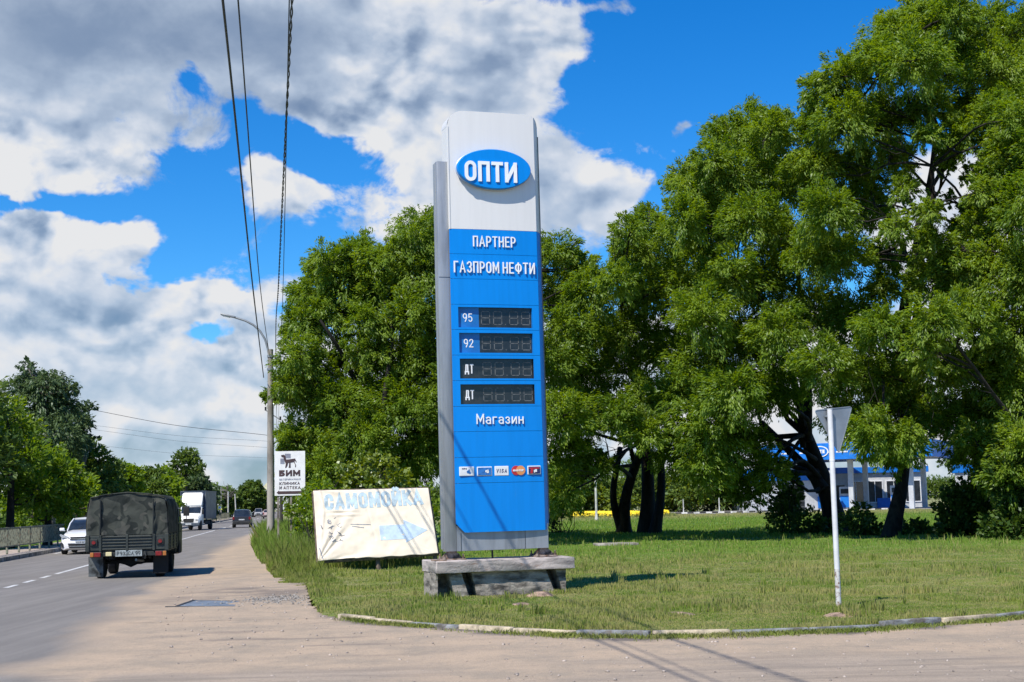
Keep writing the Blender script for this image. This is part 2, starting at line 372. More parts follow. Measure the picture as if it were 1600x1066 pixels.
# ------------------------------------------------------------------ numpy value noise (for placing, mounds, dirt)
def vnoise(x, y, sc, seed=0):
    x = np.asarray(x, float)*sc+seed*17.3; y = np.asarray(y, float)*sc+seed*9.1
    xi = np.floor(x).astype(np.int64); yi = np.floor(y).astype(np.int64); fx = x-xi; fy = y-yi
    fx = fx*fx*(3-2*fx); fy = fy*fy*(3-2*fy)
    def h(a, b):
        n = (a*374761393+b*668265263+seed*1274126177) & 0x7fffffff; n = ((n ^ (n >> 13))*1274126177) & 0x7fffffff
        return ((n ^ (n >> 16)) & 0xffff)/65535.
    return (h(xi, yi)*(1-fx)+h(xi+1, yi)*fx)*(1-fy)+(h(xi, yi+1)*(1-fx)+h(xi+1, yi+1)*fx)*fy
def fbm(x, y, sc, seed=0, o=4):
    r = 0; a = .5; tot = 0
    for i in range(o): r = r+a*vnoise(x, y, sc*2**i, seed+i); tot += a; a *= .5
    return r/tot
def sm(x, a, b): t = np.clip((x-a)/(b-a), 0, 1); return t*t*(3-2*t)
M_ = .155                                    # the main road runs along (-M_, 1)
KX = np.array([-30, -8, -4.6, -3.7, -3.11, -1.94, -.97, -.08, .49, 1.51, 2.71, 3.53, 4.36, 5.41, 6.33, 6.89, 8, 10, 13, 17, 22, 30, 60.])
KY = np.array([90., 60, 31, 25.5, 22.49, 20.7, 19.69, 18.9, 18.35, 17.85, 17.81, 17.96, 18.08, 18.63, 19.11, 19.5, 20.5, 22.4, 26, 31.5, 39, 53, 110])
def kerb_y(x): return np.interp(x, KX, KY)
CY = np.array([-40, 20, 22.5, 24.3, 31, 40, 50, 68, 90, 900.]); CC = np.array([.7, .6, .40, .08, -.32, -.85, -1.41, -2.14, -2.43, -2.6])
def edge_c(y): return np.interp(y, CY, CC)
def inlawn(x, y):                            # signed distance-like: > 0 on the grass
    return np.minimum((y-kerb_y(x))*.8, (x+M_*y)-edge_c(y))
def gz(x, y):                                # height of the grassy ground
    x = np.asarray(x, float); y = np.asarray(y, float)
    h = .42*sm(y, 62, 118)*sm(x+M_*y, 0, 12)
    d = inlawn(x, y); on = sm(d, .02, .25)
    h = h + on*.07 + sm(d, .2, 2)*(fbm(x, y, .35, 3, 3)-.5)*.12 + on*(fbm(x, y, 2.2, 5, 2)-.5)*.03
    return h

# ---- grass material shared by the sheet and the blades
def grassmat(name, blades):
    m = bpy.data.materials.new(name); m.use_nodes = True; t = m.node_tree; E.tree = t
    b = t.nodes['Principled BSDF']; setp(b, Roughness=.75); b.inputs['Specular IOR Level'].default_value = .25
    g = t.nodes.new('ShaderNodeNewGeometry'); pos = g.outputs['Position']
    f1 = sstep(noise(pos, .35, 4, .6), .42, .62); f2 = sstep(noise(pos, 1.8, 5, .65, off=(5, 2, 1)), .42, .64)
    f3 = noise(pos, 9, 3, .6, off=(1, 8, 0))
    def mixc(fac, a, b2):
        x_ = t.nodes.new('ShaderNodeMix'); x_.data_type = 'RGBA'; t.links.new(fac.s, x_.inputs[0])
        for i, q in ((6, a), (7, b2)):
            if isinstance(q, tuple): x_.inputs[i].default_value = (*q, 1)
            else: t.links.new(q, x_.inputs[i])
        return x_.outputs[2]
    k = 1.0
    c = mixc(f1, (.13, .20, .022), (.22, .26, .045))
    c = mixc(f2*.75, c, (.34, .30, .14))
    sp_ = t.nodes.new('ShaderNodeSeparateXYZ'); t.links.new(pos, sp_.inputs[0])
    far = sstep(E(sp_.outputs[1]), 34, 48)
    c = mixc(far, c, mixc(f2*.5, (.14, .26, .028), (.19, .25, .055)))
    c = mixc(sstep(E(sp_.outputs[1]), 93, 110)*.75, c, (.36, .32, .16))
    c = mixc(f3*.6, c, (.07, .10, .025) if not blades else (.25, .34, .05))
    if blades:
        at = t.nodes.new('ShaderNodeAttribute'); at.attribute_name = 'tint'
        c = mixc(E(at.outputs['Fac'])*.8, c, (.42, .37, .15))
        d = t.nodes.new('ShaderNodeBsdfTranslucent'); t.links.new(c, d.inputs[0])
        ms = t.nodes.new('ShaderNodeMixShader'); ms.inputs[0].default_value = .35
        t.links.new(b.outputs[0], ms.inputs[1]); t.links.new(d.outputs[0], ms.inputs[2])
        t.links.new(ms.outputs[0], t.nodes['Material Output'].inputs[0])
    else:
        bn = t.nodes.new('ShaderNodeBump'); bn.inputs['Strength'].default_value = .8; bn.inputs['Distance'].default_value = .05
        t.links.new(noise(pos, 14, 5, .7).s, bn.inputs['Height']); t.links.new(bn.outputs[0], b.inputs['Normal'])
    t.links.new(c, b.inputs['Base Color'])
    return m
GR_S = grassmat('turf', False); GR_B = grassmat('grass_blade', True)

# ---- far ground sheet, reaching the horizon
def gridmesh(name, xs, ys, zf, mt, kind='structure', warp=None, cols=None, keep=None):
    Xg, Yg = np.meshgrid(xs, ys)
    if warp is not None: Xg, Yg = warp(Xg, Yg)
    Zg = zf(Xg, Yg); V_ = np.stack([Xg, Yg, Zg], -1).reshape(-1, 3)
    ny, nx = Xg.shape; i = np.arange(ny-1)[:, None]*nx+np.arange(nx-1)[None]; F = np.stack([i, i+1, i+nx+1, i+nx], -1).reshape(-1, 4)
    if keep is not None:
        k = keep(V_[F].mean(1)); F = F[k]
        us = np.unique(F); mp = np.zeros(len(V_), int); mp[us] = np.arange(len(us)); V_ = V_[us]; F = mp[F]
    o = npmesh(name, V_, F, mt, smooth=True)
    if cols:
        for nm, fn in cols.items():
            a = o.data.attributes.new(nm, 'FLOAT', 'POINT'); a.data.foreach_set('value', fn(V_[:, 0], V_[:, 1]).astype(np.float32))
    if kind: o['kind'] = kind
    return o
gridmesh('ground', np.linspace(-900, 900, 61), np.linspace(-200, 1600, 61), lambda x, y: np.full_like(x, -.06), GR_S)
xs = np.concatenate([np.arange(-31, 12, .16), np.arange(12, 70, .8)])
ys = np.concatenate([np.arange(15, 45, .16), np.arange(45, 145, .8)])
def bottom(Vc): return inlawn(Vc[:, 0], Vc[:, 1]) > -.02
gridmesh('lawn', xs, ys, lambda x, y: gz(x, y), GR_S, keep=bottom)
# beyond the lawn: verge on the right of the road and rough ground left of it
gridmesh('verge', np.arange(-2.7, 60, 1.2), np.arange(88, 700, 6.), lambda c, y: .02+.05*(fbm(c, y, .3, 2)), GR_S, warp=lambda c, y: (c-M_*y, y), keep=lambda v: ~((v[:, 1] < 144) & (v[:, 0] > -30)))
gridmesh('left_verge', np.arange(-70, -12.0, 1.), np.arange(-20, 700, 5.), lambda c, y: .12+.3*fbm(c, y, .2, 2)*sm(-(c+M_*y), 12.5, 16), GR_S, warp=lambda c, y: (c-M_*y, y))

# ---- asphalt, dust, soil: one material driven by attributes that follow the place
def roadmat():
    m = bpy.data.materials.new('asphalt'); m.use_nodes = True; t = m.node_tree; E.tree = t
    b = t.nodes['Principled BSDF']; setp(b, Roughness=.82); b.inputs['Specular IOR Level'].default_value = .35
    g = t.nodes.new('ShaderNodeNewGeometry'); pos = g.outputs['Position']
    def att(n): a = t.nodes.new('ShaderNodeAttribute'); a.attribute_name = n; return E(a.outputs['Fac'])
    def mixc(fac, a, b2):
        x_ = t.nodes.new('ShaderNodeMix'); x_.data_type = 'RGBA'; t.links.new(fac.s, x_.inputs[0])
        for i, q in ((6, a), (7, b2)):
            if isinstance(q, tuple): x_.inputs[i].default_value = (*q, 1)
            else: t.links.new(q, x_.inputs[i])
        return x_.outputs[2]
    # streaks along the side road (x) and along the main road
    mp = t.nodes.new('ShaderNodeMapping'); mp.inputs['Scale'].default_value = (.25, 2.2, 1); mp.inputs['Rotation'].default_value = (0, 0, R(3)); t.links.new(pos, mp.inputs[0])
    st = noise(mp.outputs[0], 1.6, 9, .68)
    mp2 = t.nodes.new('ShaderNodeMapping'); mp2.inputs['Rotation'].default_value = (0, 0, R(-8.8)); mp2.inputs['Scale'].default_value = (2.0, .12, 1); t.links.new(pos, mp2.inputs[0])
    st2 = noise(mp2.outputs[0], 1.2, 5, .6)
    grain = noise(pos, 60, 3, .7); pebb = noise(pos, 150, 2, .6); patch = noise(pos, 1.1, 9, .72)
    aspm = mixc(sstep(st2, .35, .7), (.185, .172, .156), (.250, .233, .210))
    asps = mixc(sstep(st, .36, .62), (.215, .185, .150), (.40, .325, .25))
    c = mixc(att('side'), aspm, asps)
    dcol = mixc(sstep(patch, .35, .7), (.51, .385, .265), (.35, .285, .21))
    c = mixc(E.op('ADD', att('dust')*1.35 - .35, sstep(patch, .3, .75)*att('dust')*.55, clamp=True), c, dcol)
    soil = mixc(grain, (.12, .10, .085), (.22, .18, .15))
    c = mixc(att('soil'), c, soil)
    c = mixc(sstep(noise(pos, 9, 6, .8, off=(2, 7, 0)), .5, .72)*.40, c, (.15, .13, .115)); c = mixc(sstep(grain, .35, .75)*.40, c, (.10, .09, .08)); c = mixc(sstep(pebb, .60, .72)*.5, c, (.50, .46, .42)); c = mixc(sstep(noise(pos, 34, 3, .8, off=(6, 1, 0)), .60, .68)*.5, c, (.09, .08, .07))
    # cracks
    v = t.nodes.new('ShaderNodeTexVoronoi'); v.feature = 'DISTANCE_TO_EDGE'; v.inputs['Scale'].default_value = .22; v.inputs['Randomness'].default_value = 1
    wv = t.nodes.new('ShaderNodeVectorMath'); wv.operation = 'ADD'; nz = t.nodes.new('ShaderNodeTexNoise'); nz.inputs['Scale'].default_value = 1.3; nz.inputs['Detail'].default_value = 5
    t.links.new(pos, nz.inputs['Vector']); t.links.new(pos, wv.inputs[0]); t.links.new(nz.outputs['Color'], wv.inputs[1]); t.links.new(wv.outputs[0], v.inputs['Vector'])
    cr_ = (1 - sstep(E(v.outputs['Distance']), .0, .004))*sstep(noise(pos, .15, 2, .5, off=(3, 3, 3)), .45, .6)
    c = mixc(cr_*.5*(1-att('dust')), c, (.07, .065, .06))
    t.links.new(c, b.inputs['Base Color'])
    bn = t.nodes.new('ShaderNodeBump'); bn.inputs['Strength'].default_value = .55; bn.inputs['Distance'].default_value = .015
    t.links.new((grain + pebb*.5 + att('dust')*noise(pos, 7, 6, .7)*2.0 + att('soil')*noise(pos, 20, 4, .7)*3).s, bn.inputs['Height']); t.links.new(bn.outputs[0], b.inputs['Normal'])
    return m
RM = roadmat()
def a_side(x, y): c = x+M_*y; return sm(c+.5*(fbm(x, y, .6, 8)-.5), -3.0, -2.3)
def a_dust(x, y):
    c = x+M_*y; n = fbm(x, y, .55, 4)-.5; n2 = fbm(x*.35, y*1.6, 1.0, 6)-.5
    near = sm(y+n*4+n2*4-.10*np.abs(x), 12.8, 16.5)                       # dust in front of the kerb, bare asphalt closer to us
    left = sm(c+n*2.0+n2*.6-.7*sm(27-y, 0, 5), -3.4, -2.2)*sm(y, 13.0, 18)
    d = np.maximum(near*.85, left)*sm(c+n*1.8, -3.9, -2.2)
    trk = np.exp(-((c+6.6)/.35)**2)*.12+np.exp(-((c+2.6+n*.5)/.5)**2)*.5*sm(y, 16, 30)
    base = .18+.25*(n2+.3)*(y < 16)
    d = np.maximum(d, np.exp(-((c+2.15+.25*n)/.10)**2)*.8*(y < 25))
    return np.clip(np.maximum(d, base*sm(c, -3, -2))+trk*.6+.16*sm(c+n*3, -5.0, -3.0), 0, 1)
def a_soil(x, y):
    k = kerb_y(x)-y; n = fbm(x, y, 1.6, 12)-.5
    s_ = sm(.55+n*.9-k, 0, .3)*(k > -3)*sm(x, -3.6, -2.6)*sm(8.5-x, 0, 3)
    c = x+M_*y
    s2 = np.minimum(1, 1.5*np.exp(-((x+5.4+n*1.6)/1.3)**2-((y-29.0+n*3)/2.7)**2))*.75               # damp dark soil by the slab
    trk = sm(np.sin((y-.18*x+n*.6)*5.0)+(fbm(x*.5, y*3, 1, 20)-.5)*3.0, .95, 1.6)*np.exp(-((x+2.6)/2.0)**2-((y-18.6)/2.6)**2)*.75
    return np.clip(np.maximum(np.maximum(s_, s2*sm(fbm(x, y, 1.6, 15), .25, .6)), trk), 0, 1)
at_ = {'side': a_side, 'dust': a_dust, 'soil': a_soil}
cs_ = np.concatenate([[-10.65], np.arange(-10.3, -2.6, .3), [-2.6]])
gridmesh('main_road', cs_, np.concatenate([np.arange(-30, 60, .4), np.arange(60, 900, 6)]), lambda x, y: np.full_like(x, 0.), RM, warp=lambda c, y: (c-M_*y, y), cols=at_)
gridmesh('dirt_shoulder', np.concatenate([[-2.6], np.arange(-2.5, 3, .12)]), np.concatenate([np.arange(21.9, 60, .14), np.arange(60, 700, 4)]), lambda x, y: .006+.02*fbm(x, y, .5, 31)*sm(x+M_*y, -2.4, -1.4), RM, warp=lambda c, y: (c-M_*y, y), cols=at_,
         keep=lambda v: inlawn(v[:, 0], v[:, 1]) < .12)
sr = gridmesh('side_road', np.concatenate([np.arange(0, 14, .12), np.arange(14, 60, .6)]), np.concatenate([np.arange(-25, 9, .8), np.arange(9, 22.01, .12)]), lambda x, y: .004+.02*fbm(x, y, .5, 31)*sm(x+M_*y, -2.4, -1.4), RM,
         warp=lambda c, y: (c-2.6-M_*y, y), cols=at_, keep=lambda v: inlawn(v[:, 0], v[:, 1]) < .1)
gridmesh('side_road_far', np.arange(7.5, 80, .6), np.arange(21, 110, .6), lambda x, y: np.full_like(x, .002), RM, cols=at_, keep=lambda v: (inlawn(v[:, 0], v[:, 1]) < .1))

# ---- painted lines
WL = mat('line_paint', (.62, .62, .60), .7, var=.15, vscale=8, dirt=((.2, .2, .2), 5, .56, .9))
lm = MB()
def strip(c, y0, y1, w_=.14, z=.006):
    lm.add([(c-w_/2-M_*y0, y0, z), (c+w_/2-M_*y0, y0, z), (c+w_/2-M_*y1, y1, z), (c-w_/2-M_*y1, y1, z)], [(0, 1, 2, 3)])
y = 17.
while y < 40.5: strip(-6.75, y, y+1.3); y += 2.3
strip(-6.75, 41.2, 118)
y = 123.
while y < 420: strip(-6.7, y, y+12, .16); y += 20
strip(-10.2, 60, 400, .13)
tag(lm.build('road_markings', WL), kind='structure')
# ---- pavement and its kerb on the left, beyond the road
PV = mat('pavement', (.42, .35, .29), .9, var=.15, vscale=2, bump=.4, bscale=20)
CK = mat('concrete_kerb', (.33, .31, .28), .85, var=.3, vscale=3, bump=.5, bscale=25, dirt=((.10, .09, .07), 2.5, .5, .7))
pv = MB(); kb = MB()
for y0, y1 in ((10, 40), (40, 90), (90, 200), (200, 420)):
    a, b_ = M_*y0, M_*y1
    for mb_, c0, c1, zt in ((pv, -12.9, -10.78, .14), (kb, -10.78, -10.6, .155)):
        mb_.add([(c0-a, y0, zt), (c1-a, y0, zt), (c1-b_, y1, zt), (c0-b_, y1, zt), (c0-a, y0, -.05), (c1-a, y0, -.05), (c1-b_, y1, -.05), (c0-b_, y1, -.05)], [(0, 1, 2, 3), (1, 5, 6, 2), (0, 3, 7, 4)])
tag(pv.build('pavement', PV), kind='structure'); tag(kb.build('roadside_kerb', CK), kind='structure')
# ---- kerb of the lawn: stones one metre long, some painted cream, some bare, sunk into the soil
KP = mat('kerb_cream_paint', (.50, .42, .29), .8, var=.25, vscale=6, bump=.5, bscale=30, dirt=((.25, .2, .15), 4, .52, .8))
KG = mat('kerb_grey_stone', (.24, .25, .25), .9, var=.3, vscale=6, bump=.6, bscale=30, dirt=((.12, .1, .08), 4, .5, .8))
km = MB(); xs_ = np.linspace(-3.1, 16, 900); ys_ = kerb_y(xs_)
k5 = np.ones(61)/61; ysm = np.convolve(np.pad(ys_, 30, 'edge'), k5, 'valid')
dl = np.concatenate([[0], np.cumsum(np.hypot(np.diff(xs_), np.diff(ysm)))])
def kpos(s_): return np.interp(s_, dl, xs_), np.interp(s_, dl, ysm)
s_ = .55; k = 0; LNS = 1.0
while s_ < dl[-1]-1.2:
    x0, y0 = kpos(s_+.015); x1, y1 = kpos(s_+LNS-.02); px_ = 800+FPX*(x0+x1)/2/((y0+y1)/2)
    cream = (px_ < 560) or (595 < px_ < 665) or (700 < px_ < 878) or (1000 < px_ < 1120) or (1320 < px_ < 1400) or (1455 < px_ < 1555)
    a = math.atan2(y1-y0, x1-x0); sink = .05 if not (870 < px_ < 1450) else .01
    dz = .006*(1100 < px_ < 1400) + .012*(px_ > 1400) + RNG.uniform(-.024, .012)
    km.box(((x0+x1)/2, (y0+y1)/2, .010+dz), (math.hypot(x1-x0, y1-y0), .12, .15), Matrix.Rotation(a+RNG.uniform(-.01, .01), 3, 'Z') @ Matrix.Rotation(RNG.uniform(-.04, .04), 3, 'X'), .018, 0 if cream else 1)
    s_ += LNS; k += 1
tag(km.build('lawn_kerb', [KP, KG], smooth=40), kind='structure')

# ---- sunken slab at the mouth of the side road
SLB = mat('wet_concrete', (.17, .20, .235), .5, var=.2, vscale=5, dirt=((.30, .25, .2), 5, .56, .6))
DRK = mat('bitumen', (.02, .02, .022), .6, var=.2)
q = [G(277, 949), G(366, 949), G(374, 941), G(303, 940)]
r_ = empty('drain_slab', (q[0]+q[2])/2, 0, 'bluish grey rectangular slab set in the dusty shoulder at the side road mouth', 'slab')
sm_ = MB(); c_ = (q[0]+q[2])/2; sm_.add([(p-c_)+Vector((0, 0, .022)) for p in q]+[(p-c_)+Vector((0, 0, -.05)) for p in q], [(0, 1, 2, 3), (4, 5, 1, 0), (5, 6, 2, 1), (6, 7, 3, 2), (7, 4, 0, 3)]); sm_.build('slab', SLB, r_)
em = MB()
for a, b_, w_, h_ in ((q[0], q[3], .08, .035), (q[3], q[2], .05, .03), (q[0]+Vector((-.2, 0, 0)), q[0]+(q[1]-q[0])*1.0, .03, .028)):
    d = (b_-a); em.box((a+b_)/2-c_+Vector((0, 0, h_/2-.01)), (d.length+.03, w_, h_+.01), Matrix.Rotation(math.atan2(d.y, d.x), 3, 'Z'), .01)
em.build('edge_strip', DRK, r_)
# loose gravel beside it, crumbs of soil, stones in the dust
GV = mat('gravel_stone', (.26, .24, .215), .9, var=.35, vscale=20)
def stones(name, pts, sizes, mt, lab=None):
    ico = bmesh.new(); bmesh.ops.create_icosphere(ico, subdivisions=1, radius=1); bv = np.array([v.co for v in ico.verts]); bf = np.array([[v.index for v in f.verts] for f in ico.faces]); ico.free()
    V_ = []; F_ = []; b0 = 0
    for p, s_ in zip(pts, sizes):
        A = bv*np.array([s_*RNG.uniform(.7, 1.3), s_*RNG.uniform(.7, 1.3), s_*RNG.uniform(.4, .8)])*RNG.uniform(.8, 1.2, (len(bv), 1)); a = RNG.uniform(0, 6.3)
        A = A @ np.array([[math.cos(a), -math.sin(a), 0], [math.sin(a), math.cos(a), 0], [0, 0, 1]]); V_.append(A+p); F_.append(bf+b0); b0 += len(bv)
    o = npmesh(name, np.concatenate(V_), np.concatenate(F_), mt, nv=3); return tag(o, lab, None, None, 'stuff')
n = 620; ang = RNG.uniform(0, 6.3, n); rr = np.abs(RNG.normal(0, .5, n))
px_ = -4.55+np.cos(ang)*rr*1.3+rr*.3; py_ = 26.6+np.sin(ang)*rr*1.7
stones('gravel', np.stack([px_, py_, np.full(n, .02)], 1), RNG.uniform(.012, .035, n), GV, 'loose grey gravel strewn beside the slab on the shoulder')
n = 1800; yy = RNG.uniform(13.0, 34, n); xx = RNG.uniform(-5, 8, n)*(yy/20); ok = (inlawn(xx, yy) < -.05) & (xx+M_*yy > -2.6)
stones('pebbles', np.stack([xx, yy, np.full(n, .018)], 1)[ok], (RNG.random(n)**3*.022+.006)[ok], mat('pebble', (.4, .34, .29), .9, var=.3, vscale=20), 'small pebbles scattered on the dusty asphalt')
# dirt mounds and the flat grey lid in the lawn
SO = mat('bare_soil', (.36, .25, .18), .95, var=.3, vscale=8, bump=1, bscale=30)
def mound(px, py, rx, ry, h, lab):
    c = G(px, py, .12); V_ = []; mb = MB(); n = 18; rings = []
    for j, (rr_, hh) in enumerate(((1, -.03), (.85, .35), (.55, .8), (.2, 1))):
        rings.append([(c.x+math.cos(2*math.pi*i/n)*rx*rr_*RNG.uniform(.85, 1.15), c.y+math.sin(2*math.pi*i/n)*ry*rr_*RNG.uniform(.85, 1.15), float(gz(c.x, c.y))+hh*h*RNG.uniform(.8, 1.2)) for i in range(n)])
    mb.loft(rings); tag(mb.build('soil_mound', SO, smooth=60), lab, 'soil mound', 'small mounds of soil in the lawn')
mound(845, 929, .26, .28, .07, 'largest pale soil mound, in the grass just in front of the concrete footing')
mound(918, 936, .13, .2, .035, 'small soil mound just right of the footing')
mound(1058, 955, .26, .35, .04, 'low dirt patch in the mown grass between footing and sign post')
mound(1315, 957, .28, .3, .05, 'scruffy dirt patch at the foot of the give way sign post')
mound(815, 940, .16, .2, .03, 'faint soil mound in front of the footing, left of the largest one')
fc = G(962, 851, .12); bx_ = MB().box((fc.x, fc.y, float(gz(fc.x, fc.y))+.03), (1.5, 1.1, .10), Matrix.Rotation(.1, 3, 'Z'), .02)
tag(bx_.build('ground_lid', mat('old_concrete', (.34, .31, .27), .9, var=.3, vscale=3, bump=.6, bscale=20, dirt=((.12, .1, .08), 3, .5, .7)), smooth=40), 'flat weathered concrete lid lying in the grass before the dark trunks', 'lid')
OC = MATS['old_concrete']

# ------------------------------------------------------------------ grass blades
def blades(name, x, y, z, h, wd, tintv, lean=.35, lab=None):
    n = len(x); a = RNG.uniform(0, 2*np.pi, n); la = RNG.uniform(0, 2*np.pi, n); l_ = RNG.random(n)*lean*h
    dx, dy = np.cos(a)*wd/2, np.sin(a)*wd/2; lx, ly = np.cos(la)*l_, np.sin(la)*l_
    b0 = np.stack([x-dx, y-dy, z], 1); b1 = np.stack([x+dx, y+dy, z], 1)
    m0 = np.stack([x-dx*.7+lx*.35, y-dy*.7+ly*.35, z+h*.6], 1); m1 = np.stack([x+dx*.7+lx*.35, y+dy*.7+ly*.35, z+h*.6], 1)
    tp = np.stack([x+lx, y+ly, z+h], 1)
    V_ = np.stack([b0, b1, m1, tp, m0], 1).reshape(-1, 3); i = np.arange(n)*5
    F = np.stack([i, i+1, i+2, i+3, i+4], 1)
    o = npmesh(name, V_, F, GR_B, tintv, nv=5); return tag(o, lab, None, None, 'stuff')
N = 330000
yy = 1/RNG.uniform(1/62., 1/16.8, N)              # more blades close by
xx = yy*RNG.uniform(-.23, .42, N)
d = inlawn(xx, yy); ok = (d > .03); xx, yy, d = xx[ok], yy[ok], d[ok]
cl = fbm(xx, yy, 1.1, 40, 3); lng = sm(cl, .46, .72)
hh = (.022+.055*lng+.10*(fbm(xx, yy, 2.3, 91, 2) > .80))*RNG.uniform(.6, 1.4, len(xx))*(1+.5*sm(yy, 25, 60)); ww = .006+.0005*yy
dry = np.clip((RNG.random(len(xx)) < .24+.50*sm(fbm(xx, yy, .8, 60), .40, .60)*sm(60-yy, 10, 30))*RNG.uniform(.4, 1, len(xx)), 0, 1)
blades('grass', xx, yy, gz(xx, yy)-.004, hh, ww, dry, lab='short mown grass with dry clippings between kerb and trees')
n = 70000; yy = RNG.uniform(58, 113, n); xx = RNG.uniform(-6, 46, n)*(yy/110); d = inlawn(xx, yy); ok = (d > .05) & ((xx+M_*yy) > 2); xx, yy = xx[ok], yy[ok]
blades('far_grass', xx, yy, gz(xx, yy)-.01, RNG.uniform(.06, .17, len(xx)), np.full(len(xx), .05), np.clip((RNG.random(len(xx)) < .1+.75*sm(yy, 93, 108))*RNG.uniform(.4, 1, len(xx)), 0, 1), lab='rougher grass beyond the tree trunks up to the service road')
# scruffy weeds along the foot of the kerb
n = 16000; xk = RNG.uniform(-2.8, 9, n); off = RNG.exponential(.10, n); gate = fbm(xk, off*3, 1.4, 44) > .42
xk, off = xk[gate], off[gate]; yk = kerb_y(xk)-.1-off; on = off < .55
blades('kerb_weeds', xk[on], yk[on], np.full(on.sum(), .01), RNG.uniform(.02, .07, on.sum()), np.full(on.sum(), .012), RNG.random(on.sum())*.4, 1.2, 'low green weeds along the foot of the kerb')
# tall rough grass by the road, round the sign posts and the banner
def tallpatch(n, cy0, cy1, c0, c1, hmin, hmax, w0, thr=.3, seed=50):
    y = RNG.uniform(cy0, cy1, n); e = edge_c(y); c = e+c0+(c1-c0)*RNG.random(n)**1.2; x = c-M_*y
    g = fbm(x, y, 1.2, seed); edge = sm(c-e+(g-.5)*1.2, .0, .8); k = (g > thr) & (edge > .05)
    x, y, g, edge = x[k], y[k], g[k], edge[k]; return x, y, RNG.uniform(hmin, hmax, len(x))*(.45+.9*g)*(.25+.75*edge), np.full(len(x), w0)
parts = [tallpatch(42000, 37.5, 62, .0, 4.4, .40, 1.0, .018), tallpatch(22000, 58, 95, 0, 5, .5, 1.1, .04), tallpatch(16000, 29.5, 38, .0, 1.3, .25, .7, .013)]
x, y, h, w_ = (np.concatenate(q_) for q_ in zip(*parts)); h = h*(.12+.88*sm(y+1.5*(fbm(x, y, 1.1, 77)-.5), 30, 42))
blades('tall_grass', x, y, gz(x, y)-.01, h, w_, (RNG.random(len(x)) < .22)*RNG.uniform(.2, .8, len(x)), .55, 'tall rough roadside grass around the lamp post and banner')
# ================================================================== price pylon
BLUE = mat('sign_blue', (.0, .225, .70), .36, var=.03, vscale=1.6, spec=.35, streak=(5, 5, .35), bump=.12, bscale=1.6, dirt=((.10, .22, .42), 2.2, .64, .15))
BLUE2 = mat('sign_blue_tile', (.012, .17, .50), .4, var=.1)
WHITE = mat('sign_white', (.70, .69, .67), .35, 0, var=.015, vscale=1.2, coat=.2, streak=(6, 6, .4), bump=.10, bscale=1.6, dirt=((.45, .44, .42), 1.8, .60, .12))
GREYM = mat('grey_metal', (.33, .35, .37), .42, .4, var=.10, vscale=1.5, streak=(4, 4, .5), dirt=((.16, .15, .14), 1.2, .6, .5))
GREYD = mat('grey_panel', (.17, .165, .16), .6, .2, var=.12, vscale=1.5)
LET = mat('letter_white', (.82, .83, .84), .4, var=.04)
DKG = mat('dark_glass', (.022, .024, .026), .15, var=.2, vscale=6, dirt=((.05, .05, .045), 5, .5, .5))
BLK = mat('black_plastic', (.015, .015, .017), .5, var=.2)
SEGM = mat('unlit_segment', (.13, .135, .13), .4, var=.3, vscale=14)
RUST = mat('rusty_steel', (.30, .24, .20), .7, .3, var=.4, vscale=8, bump=.4, dirt=((.20, .09, .04), 6, .52, .8))
RZP = R(17.8)
pz = float(.11)
PY = empty('price_pylon', P(770, 905, 25.45).xy.to_3d() + Vector((0, 0, pz)), RZP, 'tall white and blue fuel price pylon standing on a concrete footing in the lawn', 'pylon', ry=-.006)
CVW = 1.86; FLW = 1.62                       # cover width, width of its flat part
def L(px, py, off=0.0): return loc_of(PY, px, py, off)
uL = L(708, 600).x; uS = L(846, 600).x; uR = uL + CVW
def fy(u):                                   # plan curve of the cover's front
    t = (u-uL)/(uS-uL)
    if t <= 1: return .022*(2*t-1)**2
    s = (u-uS)/(uR-uS); return .022 + .19*s + .14*s**3
zT = L(770, 176).z; zB = L(770, 831).z
def ztop(u):
    r = .30; rR = .34
    if u < uL+r: return zT - r + math.sqrt(max(0, r*r-(uL+r-u)**2))
    if u > uR-rR: return zT - rR + math.sqrt(max(0, rR*rR-(u-(uR-rR))**2))
    return zT
def zbot(u):
    a = .16
    if u < uL+a: return zB + (uL+a-u)*1.0
    if u > uR-.2: s = (u-(uR-.2))/.2; return zB + .16*s*s
    return zB
def panel(name, u0, u1, z0, z1, mt, hole=None, parent=PY, off=0.0, th=.02, gap=.0):
    us = sorted(set([u0, u1]+[u for u in np.linspace(uL, uR, 49) if u0 < u < u1]+([hole[0], hole[1]] if hole else [])))
    mb = MB()
    def zc(u, z): return min(max(z, zbot(u)), ztop(u))
    for a, b in zip(us[:-1], us[1:]):
        spans = [(z0, z1)]
        if hole and a >= hole[0]-1e-6 and b <= hole[1]+1e-6: spans = [(z0, hole[2]), (hole[3], z1)]
        for p, q in spans:
            vs = []
            for yo in (off, off+th):
                for u, z in ((a, p), (b, p), (b, q), (a, q)): vs.append((u, fy(u)+yo, zc(u, z)))
            fs = [(0, 1, 2, 3), (7, 6, 5, 4), (0, 4, 5, 1), (3, 2, 6, 7)]
            if a == us[0] or (hole and abs(a-hole[1]) < 1e-6): fs.append((0, 3, 7, 4))
            if b == us[-1] or (hole and abs(b-hole[0]) < 1e-6): fs.append((1, 5, 6, 2))
            mb.add(vs, fs)
    o = mb.build(name, mt, parent, smooth=None); 
    o.data.polygons.foreach_set('use_smooth', [True]*len(o.data.polygons))
    bm = bmesh.new(); bm.from_mesh(o.data); bmesh.ops.remove_doubles(bm, verts=bm.verts, dist=.0005); bm.to_mesh(o.data); bm.free(); o.data.set_sharp_from_angle(angle=R(35))
    return o
zBW = L(705, 357.5).z
g_ = .006
panel('white_cover', uL, uS, zBW+g_, zT+.01, WHITE)
